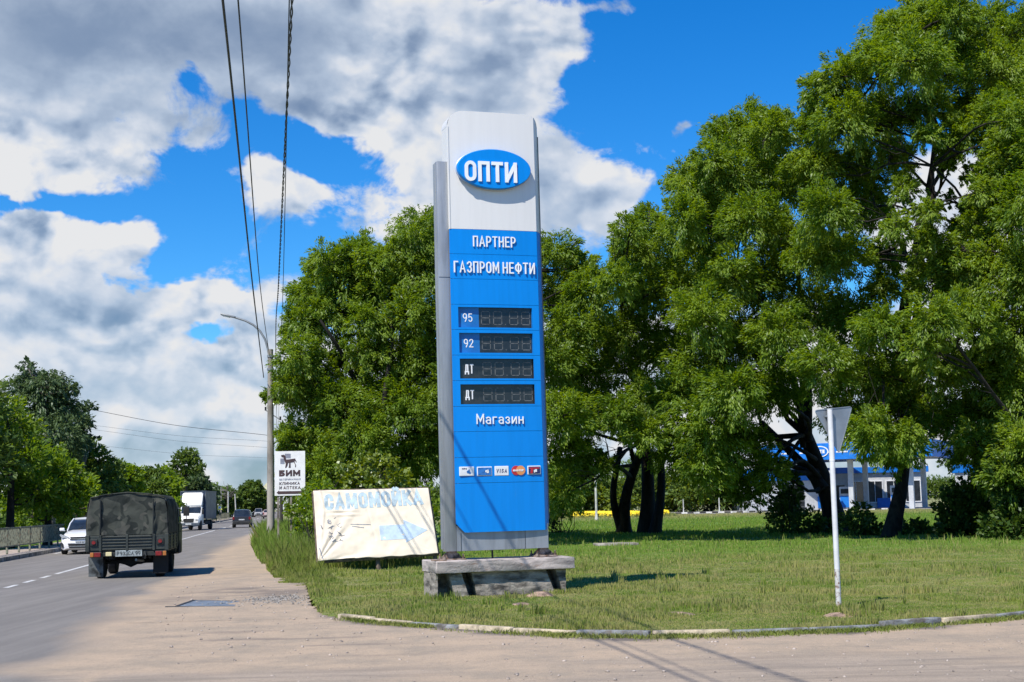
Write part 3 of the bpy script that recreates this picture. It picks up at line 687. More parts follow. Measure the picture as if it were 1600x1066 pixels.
panel('white_edge_cover', uS+.004, uR, zBW+g_, zT+.01, WHITE)
panel('blue_edge_cover', uS+.004, uR, zB-.2, zBW, BLUE)
rows = [357.5, 396.5, 435.5, 475.5, 515, 555, 595, 635.5, 675, 715.5, 756, 840]
zr = [L(708, v).z for v in rows]
wins = {}
winpx = {3: ((716.5, 480.5), (832, 512)), 4: ((718, 520.5), (833, 551.5)), 5: ((719, 560.5), (834.5, 591.5)), 6: ((720, 600.5), (836, 631.5))}
for k in range(len(rows)-1):
    hole = None
    if k in winpx:
        (ax, ay), (bx, by) = winpx[k]; a = L(ax, (ay+by)/2); b = L(bx, (ay+by)/2); zt_ = L((ax+bx)/2, ay).z; zb_ = L((ax+bx)/2, by).z
        hole = (a.x, b.x, zb_, zt_); wins[k] = hole
    panel('blue_cover', uL, uS, zr[k+1]+(g_ if k < 10 else -.1), zr[k], BLUE, hole)
# body behind the cover: closes the shape and darkens the seams
mb = MB(); ring = []
us = [uL+.01]+list(np.linspace(uL+.05, uR-.02, 40))
prof = [(u, ztop(u)-.02) for u in us]+[(u, zbot(u)+.02) for u in us[::-1]]
def bodyring(yoff, full=None): return [(u, (fy(u) if full is None else full)+yoff, z) for u, z in prof]
mb.loft([bodyring(.10), bodyring(0, .42)]); mb.build('inner_body', GREYD, PY)
mb = MB()                                     # white side cheek of the upper part
mb.box((uL+.012, .21, (zT-.3+zBW)/2), (.02, .40, zT-.3-zBW)); mb.tube([(uL+.30-.295*math.cos(a), .21, zT-.30+.295*math.sin(a)) for a in np.linspace(0, math.pi/2, 10)], .004)
arcp = [(uL+.30-.30*math.cos(a), zT-.30+.30*math.sin(a)) for a in np.linspace(0, math.pi/2, 14)]+[(uR-.34+.34*math.sin(a), zT-.34+.34*math.cos(a)) for a in np.linspace(0, math.pi/2, 12)]
vs = [(u, fy(min(u, uR))+.004, z) for u, z in arcp]+[(u, .43, z) for u, z in arcp]; n = len(arcp)
mb.add(vs, [(i, i+1, n+i+1, n+i) for i in range(n-1)]); mb.build('top_cheek', WHITE, PY, smooth=40)
mb = MB(); mb.box((uR-.012, .36, (zT-.34+zB+.2)/2), (.02, .14, zT-.34-zB-.2)); mb.build('right_cheek', GREYD, PY)
# grey steel column on the left and grey skirt below
zC = L(690, 250.5).z; zG = L(770, 859.5, .1).z; xc0 = L(689.5, 600, .07).x
mb = MB(); mb.box(((xc0+uL+.02)/2, .07+.08, (zC+zG)/2), (uL+.02-xc0, .16, zC-zG), None, .012)
mb.box((xc0+.03, .24, (zC+zG)/2+.01), (.08, .12, zC-zG-.06)); mb.build('steel_column', GREYM, PY, smooth=30)
mb = MB(); mb.box((xc0+.12, .067, L(690, 433, .07).z), (.24, .004, .006)); mb.build('seam', BLK, PY); mb = MB(); mb.box((uL+.10, .067, (zB+zG)/2), (.006, .004, zB-zG)); mb.build('seam', BLK, PY)
mb = MB(); mb.box(((uL+.023+uR-.11)/2, .075+.15, (zG+zB+.12)/2), (uR-.13-uL, .30, zB+.12-zG), None, .006); mb.build('lower_panel', GREYM, PY)
mb = MB(); mb.box((L(821, 845, .07).x, .073, (zG+zB+.1)/2), (.007, .004, zB+.1-zG)); mb.build('seam', BLK, PY)
# oval logo board
oc = (L(711, 267), L(827, 269)); oz = (L(770, 235).z, L(770, 298.5).z); ocx = (oc[0].x+oc[1].x)/2; ocz = sum(oz)/2; orx = (oc[1].x-oc[0].x)/2*.985; orz = (oz[0]-oz[1])/2*.97
mb = MB(); el = lambda k, n=56: [(ocx+orx*k*math.cos(2*math.pi*i/n), ocz+(orz*k-(1-k)*.0)*math.sin(2*math.pi*i/n)) for i in range(n)]
def ering(k, y, dk=0): return [(ocx+(orx-dk)*math.cos(2*math.pi*i/56), y, ocz+(orz-dk)*math.sin(2*math.pi*i/56)) for i in range(56)]
mb.loft([ering(1, .03), ering(1, -.12, 0), ering(1, -.135, .012)]); ov = mb.build('oval_board', BLUE, PY, smooth=40)
RIM = mat('logo_rim', (.45, .50, .56), .35, .2)
mb = MB(); mb.tube([(p[0], -.05, p[2]) for p in ering(1, 0, -.006)]+[(ocx+orx+.006, -.05, ocz)], .012, 6, cap=False); mb.build('rim', RIM, ov)
def lettering(txt, px0, px1, py0, py1, t, y=-.012, dep=.02, parent=PY, name='lettering', mt=LET, gap=.2, mirror=False):
    a = L(px0, py1, y); b = L(px1, py0, y); m_ = (px0+px1)/2
    z0 = L(m_, py1, y).z; z1 = L(m_, py0, y).z
    mb = MB(); text(mb, txt, a.x, z0, b.x-a.x, z1-z0, t, y, dep, gap=gap); return mb.build(name, mt, parent)
lettering('ОПТИ', 727, 807.5, 252.5, 284, .062, -.16, .035, ov, gap=.13)
lettering('ПАРТНЕР', 739.5, 805.5, 369.5, 386, .022, -.022)
lettering('ГАЗПРОМ НЕФТИ', 709.5, 835.5, 409.3, 427, .024, -.022)
lettering('Магазин', 745, 818, 646.5, 662.5, .020, -.022, gap=.2)
# price displays
names = {3: '95', 4: '92', 5: 'ДТ', 6: 'ДТ'}
for k, (h0, h1, z0, z1) in wins.items():
    d = empty('price_display', ((h0+h1)/2, 0, (z0+z1)/2)); d.parent = PY
    W2, H2 = (h1-h0)/2, (z1-z0)/2; mb = MB()
    for c, s_ in (((0, .055, H2+.012), (2*W2+.04, .06, .024)), ((0, .055, -H2-.012), (2*W2+.04, .06, .024)), ((-W2-.012, .055, 0), (.024, .06, 2*H2)), ((W2+.012, .055, 0), (.024, .06, 2*H2))): mb.box(c, s_)
    mb.build('frame', BLUE2 if k < 5 else BLK, d)
    split = -W2+2*W2*.285
    mb = MB(); mb.box(((split+W2)/2, .085, 0), (W2-split, .02, 2*H2)); mb.build('digit_screen', DKG, d)
    mb = MB(); mb.box(((split-W2)/2, .082, 0), (W2+split, .02, 2*H2)); tl = mb.build('grade_tile', BLUE2 if k < 5 else DKG, d)
    mb = MB(); hh = .155 if k < 5 else .17; text(mb, names[k], -W2+.10 if k < 5 else -W2+.105, -hh/2, .18 if k < 5 else .165, hh, .017 if k < 5 else .022, .066, .008, gap=.2); mb.build('grade_lettering', LET, d)
    mb = MB(); dw, dh, t_ = .125, .235, .014; xs4 = [split+.05, split+.05+dw+.06, split+.05+2*dw+.18, split+.05+3*dw+.24]
    sc_ = (W2-.03-split-.05)/(4*dw+.24); 
    for i, x0 in enumerate(xs4):
        mb = MB()
        x0 = split+.05+(x0-split-.05)*sc_; w4 = dw*sc_
        for sgm in (((0, -1), (1, -1)), ((0, 0), (1, 0)), ((0, 1), (1, 1)), ((0, -1), (0, 0)), ((0, 0), (0, 1)), ((1, -1), (1, 0)), ((1, 0), (1, 1))):
            (a0, b0), (a1, b1) = sgm; cx_, cz_ = x0+(a0+a1)/2*w4, (b0+b1)/2*dh/2
            mb.box((cx_, .0735, cz_), (w4-t_*1.4 if b0 == b1 else t_, .003, t_ if b0 == b1 else dh/2-t_*1.4))
        mb.build('digit', SEGM, d)
    mb = MB(); mb.box((split+.05+(2*dw+.115)*sc_, .0735, -dh/2), (.02, .003, .02)); mb.build('decimal_point', SEGM, d)
# payment plaques
PLW = mat('plaque_white', (.75, .76, .78), .4, var=.05); PLB = mat('plaque_blue', (.03, .17, .50), .4, var=.2, vscale=20); PLR = mat('plaque_red', (.55, .03, .03), .4, var=.1)
PLO = mat('plaque_orange', (.75, .30, .10), .4, var=.1); PLN = mat('plaque_navy', (.02, .03, .12), .4, var=.1)
def plaque(x0, x1, y0, y1, face, rim=PLW):
    a = L(x0, y1); b = L(x1, y1); c = L((x0+x1)/2, y0); e_ = empty('payment_plaque', ((a.x+b.x)/2, 0, (a.z+c.z)/2)); e_.parent = PY
    w_, h_ = b.x-a.x, c.z-(a.z+b.z)/2; mb = MB()
    if rim: mb.box((0, .008, 0), (w_, .03, h_), None, .008); mb.build('board', rim, e_)
    if face: mb = MB(); mb.box((0, -.010, 0), (w_-.03, .008, h_-.03), None, .003); mb.build('face', face, e_)
    return e_, w_, h_
e_, w_, h_ = plaque(718, 741, 729.5, 744, None); mb = MB()
for dx, dz, r_ in ((.02, -.01, .025), (.05, -.025, .022), (.04, .02, .014)): mb.disc((dx, -.009, dz), r_, .006)
mb.build('emblem', PLB, e_); mb = MB(); text(mb, 'ПРО', -.09, .03, .09, .03, .008, -.009, .006); mb.build('lettering', PLN, e_)
e_, w_, h_ = plaque(745.5, 769, 729.5, 744, PLB); mb = MB()
for dx, dz, r_ in ((.03, .0, .022), (.055, -.012, .022), (.06, .018, .012)): mb.disc((dx, -.016, dz), r_, .006)
mb.build('emblem', LET, e_)
e_, w_, h_ = plaque(773, 795, 728.5, 743.5, None); mb = MB(); text(mb, 'VISA', -.105, -.036, .20, .072, .013, -.009, .006, gap=.34, shear=.12); mb.build('lettering', PLN, e_)
e_, w_, h_ = plaque(799.5, 820, 728.5, 742, None, None); mb = MB(); mb.disc((-.04, .005, 0), .085, .03, 28); c1 = mb.build('red_disc', PLR, e_, smooth=40)
mb = MB(); mb.disc((.045, .002, 0), .085, .03, 28); mb.build('orange_disc', PLO, e_, smooth=40); mb = MB(); text(mb, 'МАСТЕР', -.10, -.018, .2, .036, .009, -.018, .006); mb.build('lettering', LET, e_)
e_, w_, h_ = plaque(824.5, 845, 728, 741.5, PLN); mb = MB(); mb.box((-.05, -.016, -.02), (.04, .006, .08), Matrix.Rotation(.2, 3, 'Y')); mb.box((0, -.0165, .035), (.19, .006, .02)); mb.build('emblem', PLR, e_)
mb = MB(); mb.box((.03, -.0175, -.01), (.035, .006, .05)); mb.box((.0, -.0175, -.02), (.02, .006, .05)); mb.build('stripe', LET, e_)
# feet: flanges, gussets, bolts
PLZ = .72-pz
for ux in (xc0+.16, uR-.17):
    f = empty('foot', (ux, .22, PLZ)); f.parent = PY
    mb = MB(); mb.box((0, 0, .012), (.42, .42, .024), None, .004); mb.box((0, 0, .02+(zG-PLZ)/2), (.16, .16, zG-PLZ), None, .01)
    mb.build('flange', RUST, f)
    for sx in (-1, 1):
        for sy in (-1, 1):
            mb = MB(); mb.prism([(0, .03), (.12, .03), (0, zG-PLZ-.01)], -.008, .008, T=Matrix.Translation((sx*.07, sy*.075, 0)) @ Matrix.Scale(sx, 4, (1, 0, 0))); mb.build('gusset', RUST, f)
            mb = MB(); mb.cyl((sx*.17, sy*.17, .02), (sx*.17, sy*.17, .11), .014, n=8); mb.cyl((sx*.17, sy*.17, .024), (sx*.17, sy*.17, .055), .028, n=6); mb.build('bolt', RUST, f)
mb = MB(); mb.cyl((uL+.75, .3, PLZ-.02), (uL+.74, .3, zG+.05), .018, n=8); mb.build('power_cable', BLK, PY)
# concrete footing: wide slab on a narrower block
CSL = mat('footing_slab', (.44, .385, .355), .85, var=.22, vscale=2.5, bump=.5, bscale=30, streak=(1, 1, 5), dirt=((.17, .10, .07), 3, .56, .75))
CBL = mat('footing_block', (.27, .24, .205), .95, var=.35, vscale=3, bump=.8, bscale=18, streak=(1, 1, 3), dirt=((.46, .42, .36), 4, .56, .7))
fl = G(682, 898, .51); FC = Vector((0, 0, 0))
FT = empty('concrete_footing', PY.matrix_basis @ Vector((uL+.83, .22, -pz)), RZP, 'weathered concrete slab on a block with slanted front gaps under the price pylon', 'footing')
FT.location.z = 0; FT.matrix_basis = Matrix.Translation(FT.location) @ Matrix.Rotation(RZP, 4, 'Z')
a = loc_of(FT, 682, 880, -.52); b = loc_of(FT, 898, 880, -.52)
def rough(mb, c, d, mt, name, n=7, amp=.008, seed=1):
    bm = bmesh.new(); bmesh.ops.create_cube(bm, size=1); bmesh.ops.scale(bm, vec=d, verts=bm.verts); bmesh.ops.bevel(bm, geom=bm.edges[:], offset=.012, segments=1, affect='EDGES')
    bmesh.ops.subdivide_edges(bm, edges=[e for e in bm.edges if e.calc_length() > .3], cuts=n, use_grid_fill=True); rr = random.Random(seed)
    for v in bm.verts: v.co += Vector([rr.uniform(-amp, amp) for _ in range(3)]) + Vector(c)
    me = bpy.data.meshes.new(name); bm.to_mesh(me); bm.free(); me.materials.append(mt); o = bpy.data.objects.new(name, me); COL.objects.link(o); o.parent = FT; me.polygons.foreach_set('use_smooth', [True]*len(me.polygons)); me.set_sharp_from_angle(angle=R(40)); return o
rough(None, ((a.x+b.x)/2, 0, .615), (b.x-a.x, 1.04, .21), CSL, 'slab', amp=.004)
YF_, YB_ = -.40, .0
def lf(px, py): q_ = loc_of(FT, px, py, YF_); return q_.x
zt3, zb3 = .512, -.08
xl, xr_ = lf(680, 915), lf(884.5, 905)
def gap_piece(pts_top, pts_bot, nm):  # front pieces shaped so the recess between them falls into slanted dark bands
    mb = MB(); (t0, t1), (b0, b1) = pts_top, pts_bot; d0 = (b0-t0); d1 = (b1-t1); k = 1.12
    mb.prism([(t0, zt3), (t1, zt3), (t1+d1*k, zb3), (t0+d0*k, zb3)], YF_, YB_+.001); o_ = mb.build(nm, CBL, FT)
    bm = bmesh.new(); bm.from_mesh(o_.data); bmesh.ops.bevel(bm, geom=bm.edges[:], offset=.008, segments=1, affect='EDGES'); bmesh.ops.subdivide_edges(bm, edges=[e for e in bm.edges if e.calc_length() > .25], cuts=8, use_grid_fill=True)
    rr = random.Random(5)
    for v in bm.verts: v.co += Vector([rr.uniform(-.006, .006) for _ in range(3)])
    bm.to_mesh(o_.data); bm.free(); return o_
gap_piece((xl, xl+.05), (xl, xl+.05), 'gap_piece'); gap_piece((lf(701, 900), lf(720.5, 900)), (lf(713.5, 930), lf(736.5, 930)), 'gap_piece')  # thin end wall added to keep the sun out of the left gap
gap_piece((lf(736.5, 900), lf(853, 900)), (lf(749, 930), lf(871, 930)), 'gap_piece'); gap_piece((lf(868, 900), xr_), (xr_-.02, xr_), 'gap_piece')
rough(None, ((xl+xr_)/2, .24, .215), (xr_-xl-.02, .44, .59), CBL, 'block', n=9, amp=.006, seed=3)
mb = MB(); mb.box((a.x+.10, -.3, .727), (.2, .35, .02), Matrix.Rotation(.06, 3, 'Y')); mb.build('rubble', SO, FT)

# ================================================================== car wash banner
BN = empty('banner_stand', G(493, 892, .1), R(7), 'wrinkled cream fabric banner stretched on a tilted rectangular frame left of the pylon', 'banner', rx=R(-13))
def Lb(px, py, off=0.0): return loc_of(BN, px, py, off)
WD = mat('weathered_timber', (.13, .10, .075), .9, var=.3, vscale=8)
CLO = mat('banner_cloth', (.80, .70, .56), .75, var=.04, vscale=2, dirt=((.62, .50, .38), 2, .58, .35))
FADE = mat('faded_blue_print', (.45, .57, .64), .75, var=.15, vscale=6, dirt=((.68, .66, .6), 9, .55, .5))
FADE2 = mat('faded_arrow_print', (.50, .62, .75), .75, var=.08, vscale=6); FADE3 = mat('faded_dark_print', (.24, .26, .30), .8, var=.3, vscale=9)
cA, cB, cC, cD = Lb(489.5, 768), Lb(669, 763.5), Lb(684.5, 865.5), Lb(497, 878)    # TL TR BR BL
def bil(u, v):                                # v down
    t = cA.lerp(cB, u); b = cD.lerp(cC, u); return t.lerp(b, v)
def wr(u, v):                                 # wrinkle relief: radiating folds from the corners, long sags
    r = 0
    for (cx_, cy_, am, fr, lim) in ((-.02, 1.05, .022, 17, .9), (0.0, -.03, .016, 15, .5), (1.02, 1.03, .008, 24, .25)):
        dx, dy = (u-cx_)*1.7, (v-cy_); ds = math.hypot(dx, dy); an = math.atan2(dy, dx)
        r += am*math.exp(-(ds/lim)**2*1.2)*(math.sin(an*fr+2*math.sin(an*7)+ds*1.5))*min(1, ds*3)
    r += .018*math.exp(-((v-.33-.12*(u-.2))/.05)**2)*math.exp(-((u-.24)/.10)**2)*math.cos((v-.33)*90)
    r += .010*math.sin((u*1.7-v)*9+1)*math.sin(v*3.1)*(1-u)*.8
    r += -.03*math.exp(-((u-.055-.02*math.sin(v*6))/.012)**2)*.7
    r += .006*(vnoise(u*30, v*17, 1, 3)-.5)*2*(1-.6*u) + .008*(vnoise(u*9+v*5, v*6-u*4, 1, 5)-.5)*2
    r += .010*math.exp(-((u+.0-.42-v*.10)/.010)**2)*(v > .05)*(v < .75)
    return r
nu, nv = 150, 90; vs = []; fs = []
for j in range(nv+1):
    for i in range(nu+1):
        u, v = i/nu, j/nv; p = bil(u, v); sag = (.035*math.sin(math.pi*min(1, u*2.2))*(1 if u < .46 else 0)+.012*math.sin(u*34)*(u > .3))*max(0, v-.9)*8
        vs.append((p.x, p.y-.06+wr(u, v), p.z+sag))
for j in range(nv):
    for i in range(nu): a = j*(nu+1)+i; fs.append((a, a+1, a+nu+2, a+nu+1))
mb = MB(); mb.add(vs, fs); cl_ = mb.build('cloth', CLO, BN, smooth=180)
sol = cl_.modifiers.new('s', 'SOLIDIFY'); sol.thickness = .004; sol.offset = 1
def proj(mb):                                  # lay flat lettering (written in 0..1 coords, u by v) on the cloth relief
    for i, (x, y, z) in enumerate(mb.v):
        u, v = x, z; p = bil(u, v); mb.v[i] = (p.x, p.y-.06+wr(min(max(u, 0), 1), min(max(v, 0), 1))+(y if y < 0 else 0), p.z)
    return mb
def dense(mb, cuts=3):
    bm = bmesh.new(); vv = [bm.verts.new(p) for p in mb.v]
    for f in mb.f:
        try: bm.faces.new([vv[i] for i in f])
        except ValueError: pass
    for _ in range(2):
        le = [e for e in bm.edges if e.calc_length() > .018]
        if le: bmesh.ops.subdivide_edges(bm, edges=le, cuts=cuts, use_grid_fill=True)
    bmesh.ops.triangulate(bm, faces=bm.faces); bm.verts.index_update(); mb.v = [tuple(v.co) for v in bm.verts]; mb.f = [tuple(v.index for v in f.verts) for f in bm.faces]; mb.m = [0]*len(mb.f); bm.free(); return mb
mb = MB(); asp = 1.68                          # text drawn in (u*asp) units then squeezed back
text(mb, 'САМОМОЙКА', 0, 0, .85*asp, .235, .052, -.009, .004, gap=.10)
mb.v = [((x/asp)+.088, y, .290+(-.045*x/asp)-z) for x, y, z in mb.v]; proj(dense(mb)).build('lettering', FADE, BN)
mb = MB(); mb.prism([(.535, .54), (.745, .54), (.745, .47), (.94, .64), (.745, .81), (.745, .755), (.535, .755)], -.009, -.003); proj(dense(mb)).build('arrow', FADE2, BN)
mb = MB()                                      # remains of a faded print: a few broken strokes
rq = random.Random(4)
for k in range(34):
    u0 = .11+rq.random()*.10; v0 = .40+rq.random()*.34
    if k < 12: u0 = .10+.012*rq.random()
    a = rq.uniform(-1.2, 1.2); l_ = rq.uniform(.012, .04); ribbon(mb, [(u0, v0), (u0+l_*math.cos(a)*.6, v0+l_*math.sin(a)), (u0+l_*.8, v0+l_*math.sin(a)*1.5)], False, rq.uniform(.004, .009), -.009, .004)
for u0, v0, u1, v1 in ((.30, .50, .46, .52), (.31, .53, .40, .56), (.02, .82, .04, .97), (.045, .5, .055, .55)): mb3 = MB(); ribbon(mb3, [(u0, v0), (u1, v1)], False, .010, -.008, .004); proj(dense(mb3)).build('print_line', FADE3, BN)
proj(dense(mb)).build('faded_print', FADE3, BN)
def beam(mb, a, b, w_=.07, dy=.0): mb.tube([a+Vector((0, dy, 0)), b+Vector((0, dy, 0))], w_/1.6, 4)
mb = MB()
for a, b in ((cA, cB), (cB, cC), (cC, cD), (cD, cA)): beam(mb, a, b, .07, .02)
beam(mb, cA.lerp(cB, .5), cD.lerp(cC, .5), .06, .03); mb.build('frame', WD, BN)
for u in (.012, .5, .985):
    t = bil(u, .0); b = bil(u, 1.0); mb = MB(); beam(mb, t+Vector((0, .10, 0)), Vector((b.x+(b.x-t.x)*.1, .12, -.15)), .09); mb.build('leg', WD, BN)

# ================================================================== vet clinic sign
VS = empty('clinic_sign', Vector((G(453, 862).x, G(453, 862).y, 0)), R(8), 'white portrait signboard with grey dog emblem and left pointing arrow beside the lamp post', 'sign')
VS.matrix_basis = Matrix.Translation((P(453, 800, 50).x, 50, 0)) @ Matrix.Rotation(R(8), 4, 'Z'); VS.location = VS.matrix_basis.translation
VW = mat('board_white', (.80, .79, .76), .5, var=.05, dirt=((.6, .56, .5), 3, .6, .3)); VB = mat('print_brown', (.065, .035, .035), .6); VG = mat('print_grey', (.25, .26, .31), .6); VP = mat('post_tube', (.24, .21, .17), .7, .2, var=.3)
def Lv(px, py, off=0.0): return loc_of(VS, px, py, off)
a, b = Lv(429, 705.5), Lv(477, 774); cx_ = (a.x+b.x)/2; W2 = (b.x-a.x); mb = MB(); mb.box((cx_, .02, (a.z+b.z)/2), (W2, .03, a.z-b.z), None, .004); bd = mb.build('board', VW, VS)
mb = MB()
for u in (cx_-W2*.36, cx_+W2*.08): pass
mb = MB(); mb.box((Lv(454.5, 770).x, .065, .95), (.07, .05, 3.0)); mb.build('post', VP, VS)
mb = MB(); mb.box((Lv(434.5, 770).x, .065, .95), (.07, .05, 3.0)); mb.build('post', VP, VS)
mb = MB(); mb.box((cx_, .045, a.z-.25), (W2*.9, .03, .05)); mb.build('crossbar', VP, VS); mb = MB(); mb.box((cx_, .045, b.z+.25), (W2*.9, .03, .05)); mb.build('crossbar', VP, VS)
def vt(txt, x0, x1, y0, y1, t, mt, nm='lettering', gap=.2):
    p, q = Lv(x0, y1), Lv(x1, y0); mb = MB(); text(mb, txt, p.x, p.z, q.x-p.x, Lv(x0, y0).z-p.z, t, -.002, .008, gap=gap); mb.build(nm, mt, VS)
vt('БИМ', 436, 469, 735, 744.5, .062, VB, gap=.12); vt('ВЕТЕРИНАРНАЯ', 436.5, 469.5, 748, 750.8, .010, VG); vt('КЛИНИКА', 436.5, 468.5, 753.5, 758, .018, VB); vt('И АПТЕКА', 436.5, 469.5, 760, 764.8, .018, VB)
p = lambda x, y: (Lv(x, y).x, Lv(x, y).z)
mb = MB(); mb.prism([p(432, 770), p(436, 766.5), p(436, 767.8), p(475, 767.2), p(475, 771.5), p(436, 772.2), p(436, 773)], -.002, .006); mb.build('arrow', VB, VS)
mb = MB(); mb.prism([p(445, 709), p(454, 709), p(454, 716), p(445, 716)], -.001, .006); mb.prism([p(438, 716.5), p(444.5, 716.5), p(444.5, 725), p(438, 725)], -.001, .006); mb.build('cross_emblem', VG, VS)
mb = MB()                                       # standing dog: head left, spotted back, four legs, tail
mb.prism([p(439, 711.5), p(443, 710.5), p(446, 712.5), p(447, 718), p(450, 718), p(461, 716.5), p(463.5, 722), p(462.5, 722.5), p(460.5, 719.5), p(460, 722), p(450, 723.5), p(449, 728), p(447, 731), p(445.5, 731), p(446.5, 725), p(444, 719), p(442.5, 714.5), p(440, 714.5)], -.004, .004)
mb.prism([p(452, 723), p(453.8, 723), p(454, 731), p(451, 731)], -.004, .004); mb.prism([p(459, 722), p(460.2, 722), p(462.5, 727), p(462, 730), p(461, 730), p(461.3, 727)], -.004, .004); mb.build('dog_emblem', VB, VS)

# ================================================================== lamp post
CON = mat('post_concrete', (.30, .275, .24), .9, var=.25, vscale=2, bump=.4, bscale=15, streak=(1, 1, .3)); LMP = mat('lamp_grey', (.22, .235, .25), .5, .3, var=.1); LGL = mat('lamp_glass', (.45, .47, .46), .2)
lp = P(423, 830, 60); LP = empty('street_lamp', (lp.x, 60, 0), 0, 'tall grey concrete lamp post with a single curved arm over the road', 'street lamp')
def Ll(px, py, off=0.0): return loc_of(LP, px, py, off)
tp = Ll(422.5, 546); mb = MB(); mb.tube([(0, 0, -.1), (tp.x*.5, 0, tp.z*.5), (tp.x, 0, tp.z)], [.17, .145, .115], 10); mb.build('post', CON, LP, smooth=40)
mb = MB(); pts = [Ll(x, y) for x, y in ((422, 575), (421, 560), (418.5, 546), (414, 530), (406, 517), (396, 508), (384, 501.5), (370, 497), (362, 494.5))]
mb.tube(pts, .045, 8); mb.build('arm', LMP, LP, smooth=60)
mb = MB(); mb.cyl((tp.x, 0, tp.z-.35), (tp.x, 0, tp.z-.25), .145, n=12); mb.build('clamp', LMP, LP); mb = MB(); mb.cyl((tp.x, 0, tp.z-.9), (tp.x, 0, tp.z-.82), .15, n=12); mb.build('clamp', LMP, LP)
a, b = Ll(345, 491), Ll(368, 496); ax_ = (b-a); mb = MB(); rot = Matrix.Rotation(-math.atan2(ax_.z, ax_.x), 3, 'Y')
mb.box((a+b)/2, (ax_.length, .20, .09), rot, .035); hd = mb.build('lamp_head', LMP, LP, smooth=40)
mb = MB(); mb.box((a*.62+b*.38)-Vector((0, 0, .05)), (ax_.length*.5, .15, .04), rot, .015); mb.build('glass', LGL, hd)
cbx = [Ll(415, 641), Ll(424, 647), Ll(438, 656)]; mb = MB(); mb.tube(cbx, .025, 6); mb.build('bracket', LMP, LP)
for q_ in (cbx[0], cbx[2]): mb = MB(); mb.cyl(q_+Vector((0, 0, -.02)), q_+Vector((0, 0, .14)), .04, n=8); mb.build('insulator', BLK, LP)

# ---- overhead cables
CBL_ = mat('cable_black', (.02, .022, .025), .6, var=.1)
def cable(pts, r_, lab, grp='overhead cables', twist=0):
    pts = [Vector(p_) for p_ in pts]; out = []
    n = len(pts)
    for i in range(n-1):
        p0, p1, p2, p3 = pts[max(i-1, 0)], pts[i], pts[i+1], pts[min(i+2, n-1)]
        for k in range(14):
            t = k/14; out.append(.5*((2*p1)+(p2-p0)*t+(2*p0-5*p1+4*p2-p3)*t*t+(3*p1-p0-3*p2+p3)*t**3))
    out.append(pts[-1]); mb = MB()
    if twist:
        fine_ = []
        for a, b in zip(out[:-1], out[1:]):
            m_ = max(1, int((b-a).length/.09)) if a.y < 70 else 1
            fine_ += [a.lerp(b, k/m_) for k in range(m_)]
        for ph in (0, math.pi): mb.tube([q_+Vector((math.cos(i*.55+ph)*r_, 0, math.sin(i*.55+ph)*r_)) for i, q_ in enumerate(fine_)], r_*.8, 5)
    else: mb.tube(out, r_, 6)
    tag(mb.build('overhead_cable', CBL_, smooth=60), lab, 'cable', grp)
def back(p1, p2, y): t = (y-p1.y)/(p2.y-p1.y); q_ = p1.lerp(p2, t); return Vector((q_.x, y, p1.z-.1))
def cab(a, m_, e_, r_, lab, tw=0, ext=None):
    A, Mm, Ee = P(*a), P(*m_), P(*e_); pts = [back(A, Mm, -25)+Vector((0, 0, .5)), back(A, Mm, -5), A, Mm, Ee]
    if ext: pts.append(P(*ext))
    cable(pts, r_, lab, twist=tw)
cab((348, 0, 18.3), (394, 440, 39), (412, 590, 60), .019, 'thick black cable above the road, leftmost of the four cables meeting at the lamp post')
cab((372, 0, 18.3), (405.7, 440, 39), (421, 556, 60), .012, 'thinner second cable from the left of those meeting at the lamp post')
cab((456.5, 0, 18), (435.5, 440, 39.5), (431, 545, 60), .013, 'twisted black cable running down to the right of the lamp post', 1, (433, 690, 120))
cab((452, 0, 18.2), (442.5, 440, 40), (438, 560, 62), .009, 'thin cable just right of the twisted one near the tree', 0, (434, 700, 120))
for (a, b, lab) in (((120, 636, 95), (424, 681, 95), 'darkest and highest of the wires strung sideways above the road'), ((140, 664, 130), (424, 690, 130), 'faint middle wire strung sideways above the road'), ((150, 672, 130), (424, 700, 130), 'faint wire strung sideways just under the middle one'), ((160, 697, 150), (424, 716, 150), 'faintest and lowest wire strung sideways above the road')):
    A, B = P(*a), P(*b); A2 = A+(A-B)*.35; B2 = B+(B-A)*.5; Mm = (A+B)/2-Vector((0, 0, .25)); cable([A2, A, Mm, B, B2], .018 if a[2] == 95 else .011, lab, 'wires strung across the road')

# ================================================================== give way sign, seen from behind
GWP = mat('painted_post_white', (.66, .67, .68), .5, var=.08, dirt=((.20, .09, .05), 7, .66, .9)); GWB = mat('bare_tin', (.30, .33, .36), .38, .55, var=.08); GWR = mat('sign_red', (.6, .02, .02), .4); PEEL = mat('peeling_paint', (.55, .54, .52), .7, var=.1, dirt=((.16, .075, .045), 9, .47, 1))
b_ = G(1310.5, 945, .11); GW = empty('give_way_sign', (b_.x, b_.y, .08), R(15), 'give way traffic sign seen from behind on a white post', 'road sign', ry=R(.12))
def Lg(px, py, off=0.0): return loc_of(GW, px, py, off)
tz = Lg(1297, 640).z; mb = MB(); mb.cyl((0, 0, .55), (0, 0, tz), .040, n=16); mb.cyl((0, 0, tz), (0, 0, tz+.01), .043, n=16); mb.cyl((0, 0, tz*.735), (0, 0, tz*.735+.02), .0425); mb.build('post', GWP, GW, smooth=40)
mb = MB(); mb.cyl((0, 0, -.1), (0, 0, .55), .0400, n=16); mb.build('post_foot', PEEL, GW, smooth=40)
tri = [Lg(1272.5, 641.5, .055), Lg(1331, 635.5, .055), Lg(1311, 708.5, .055)]; tri = [(v.x, v.z) for v in tri]
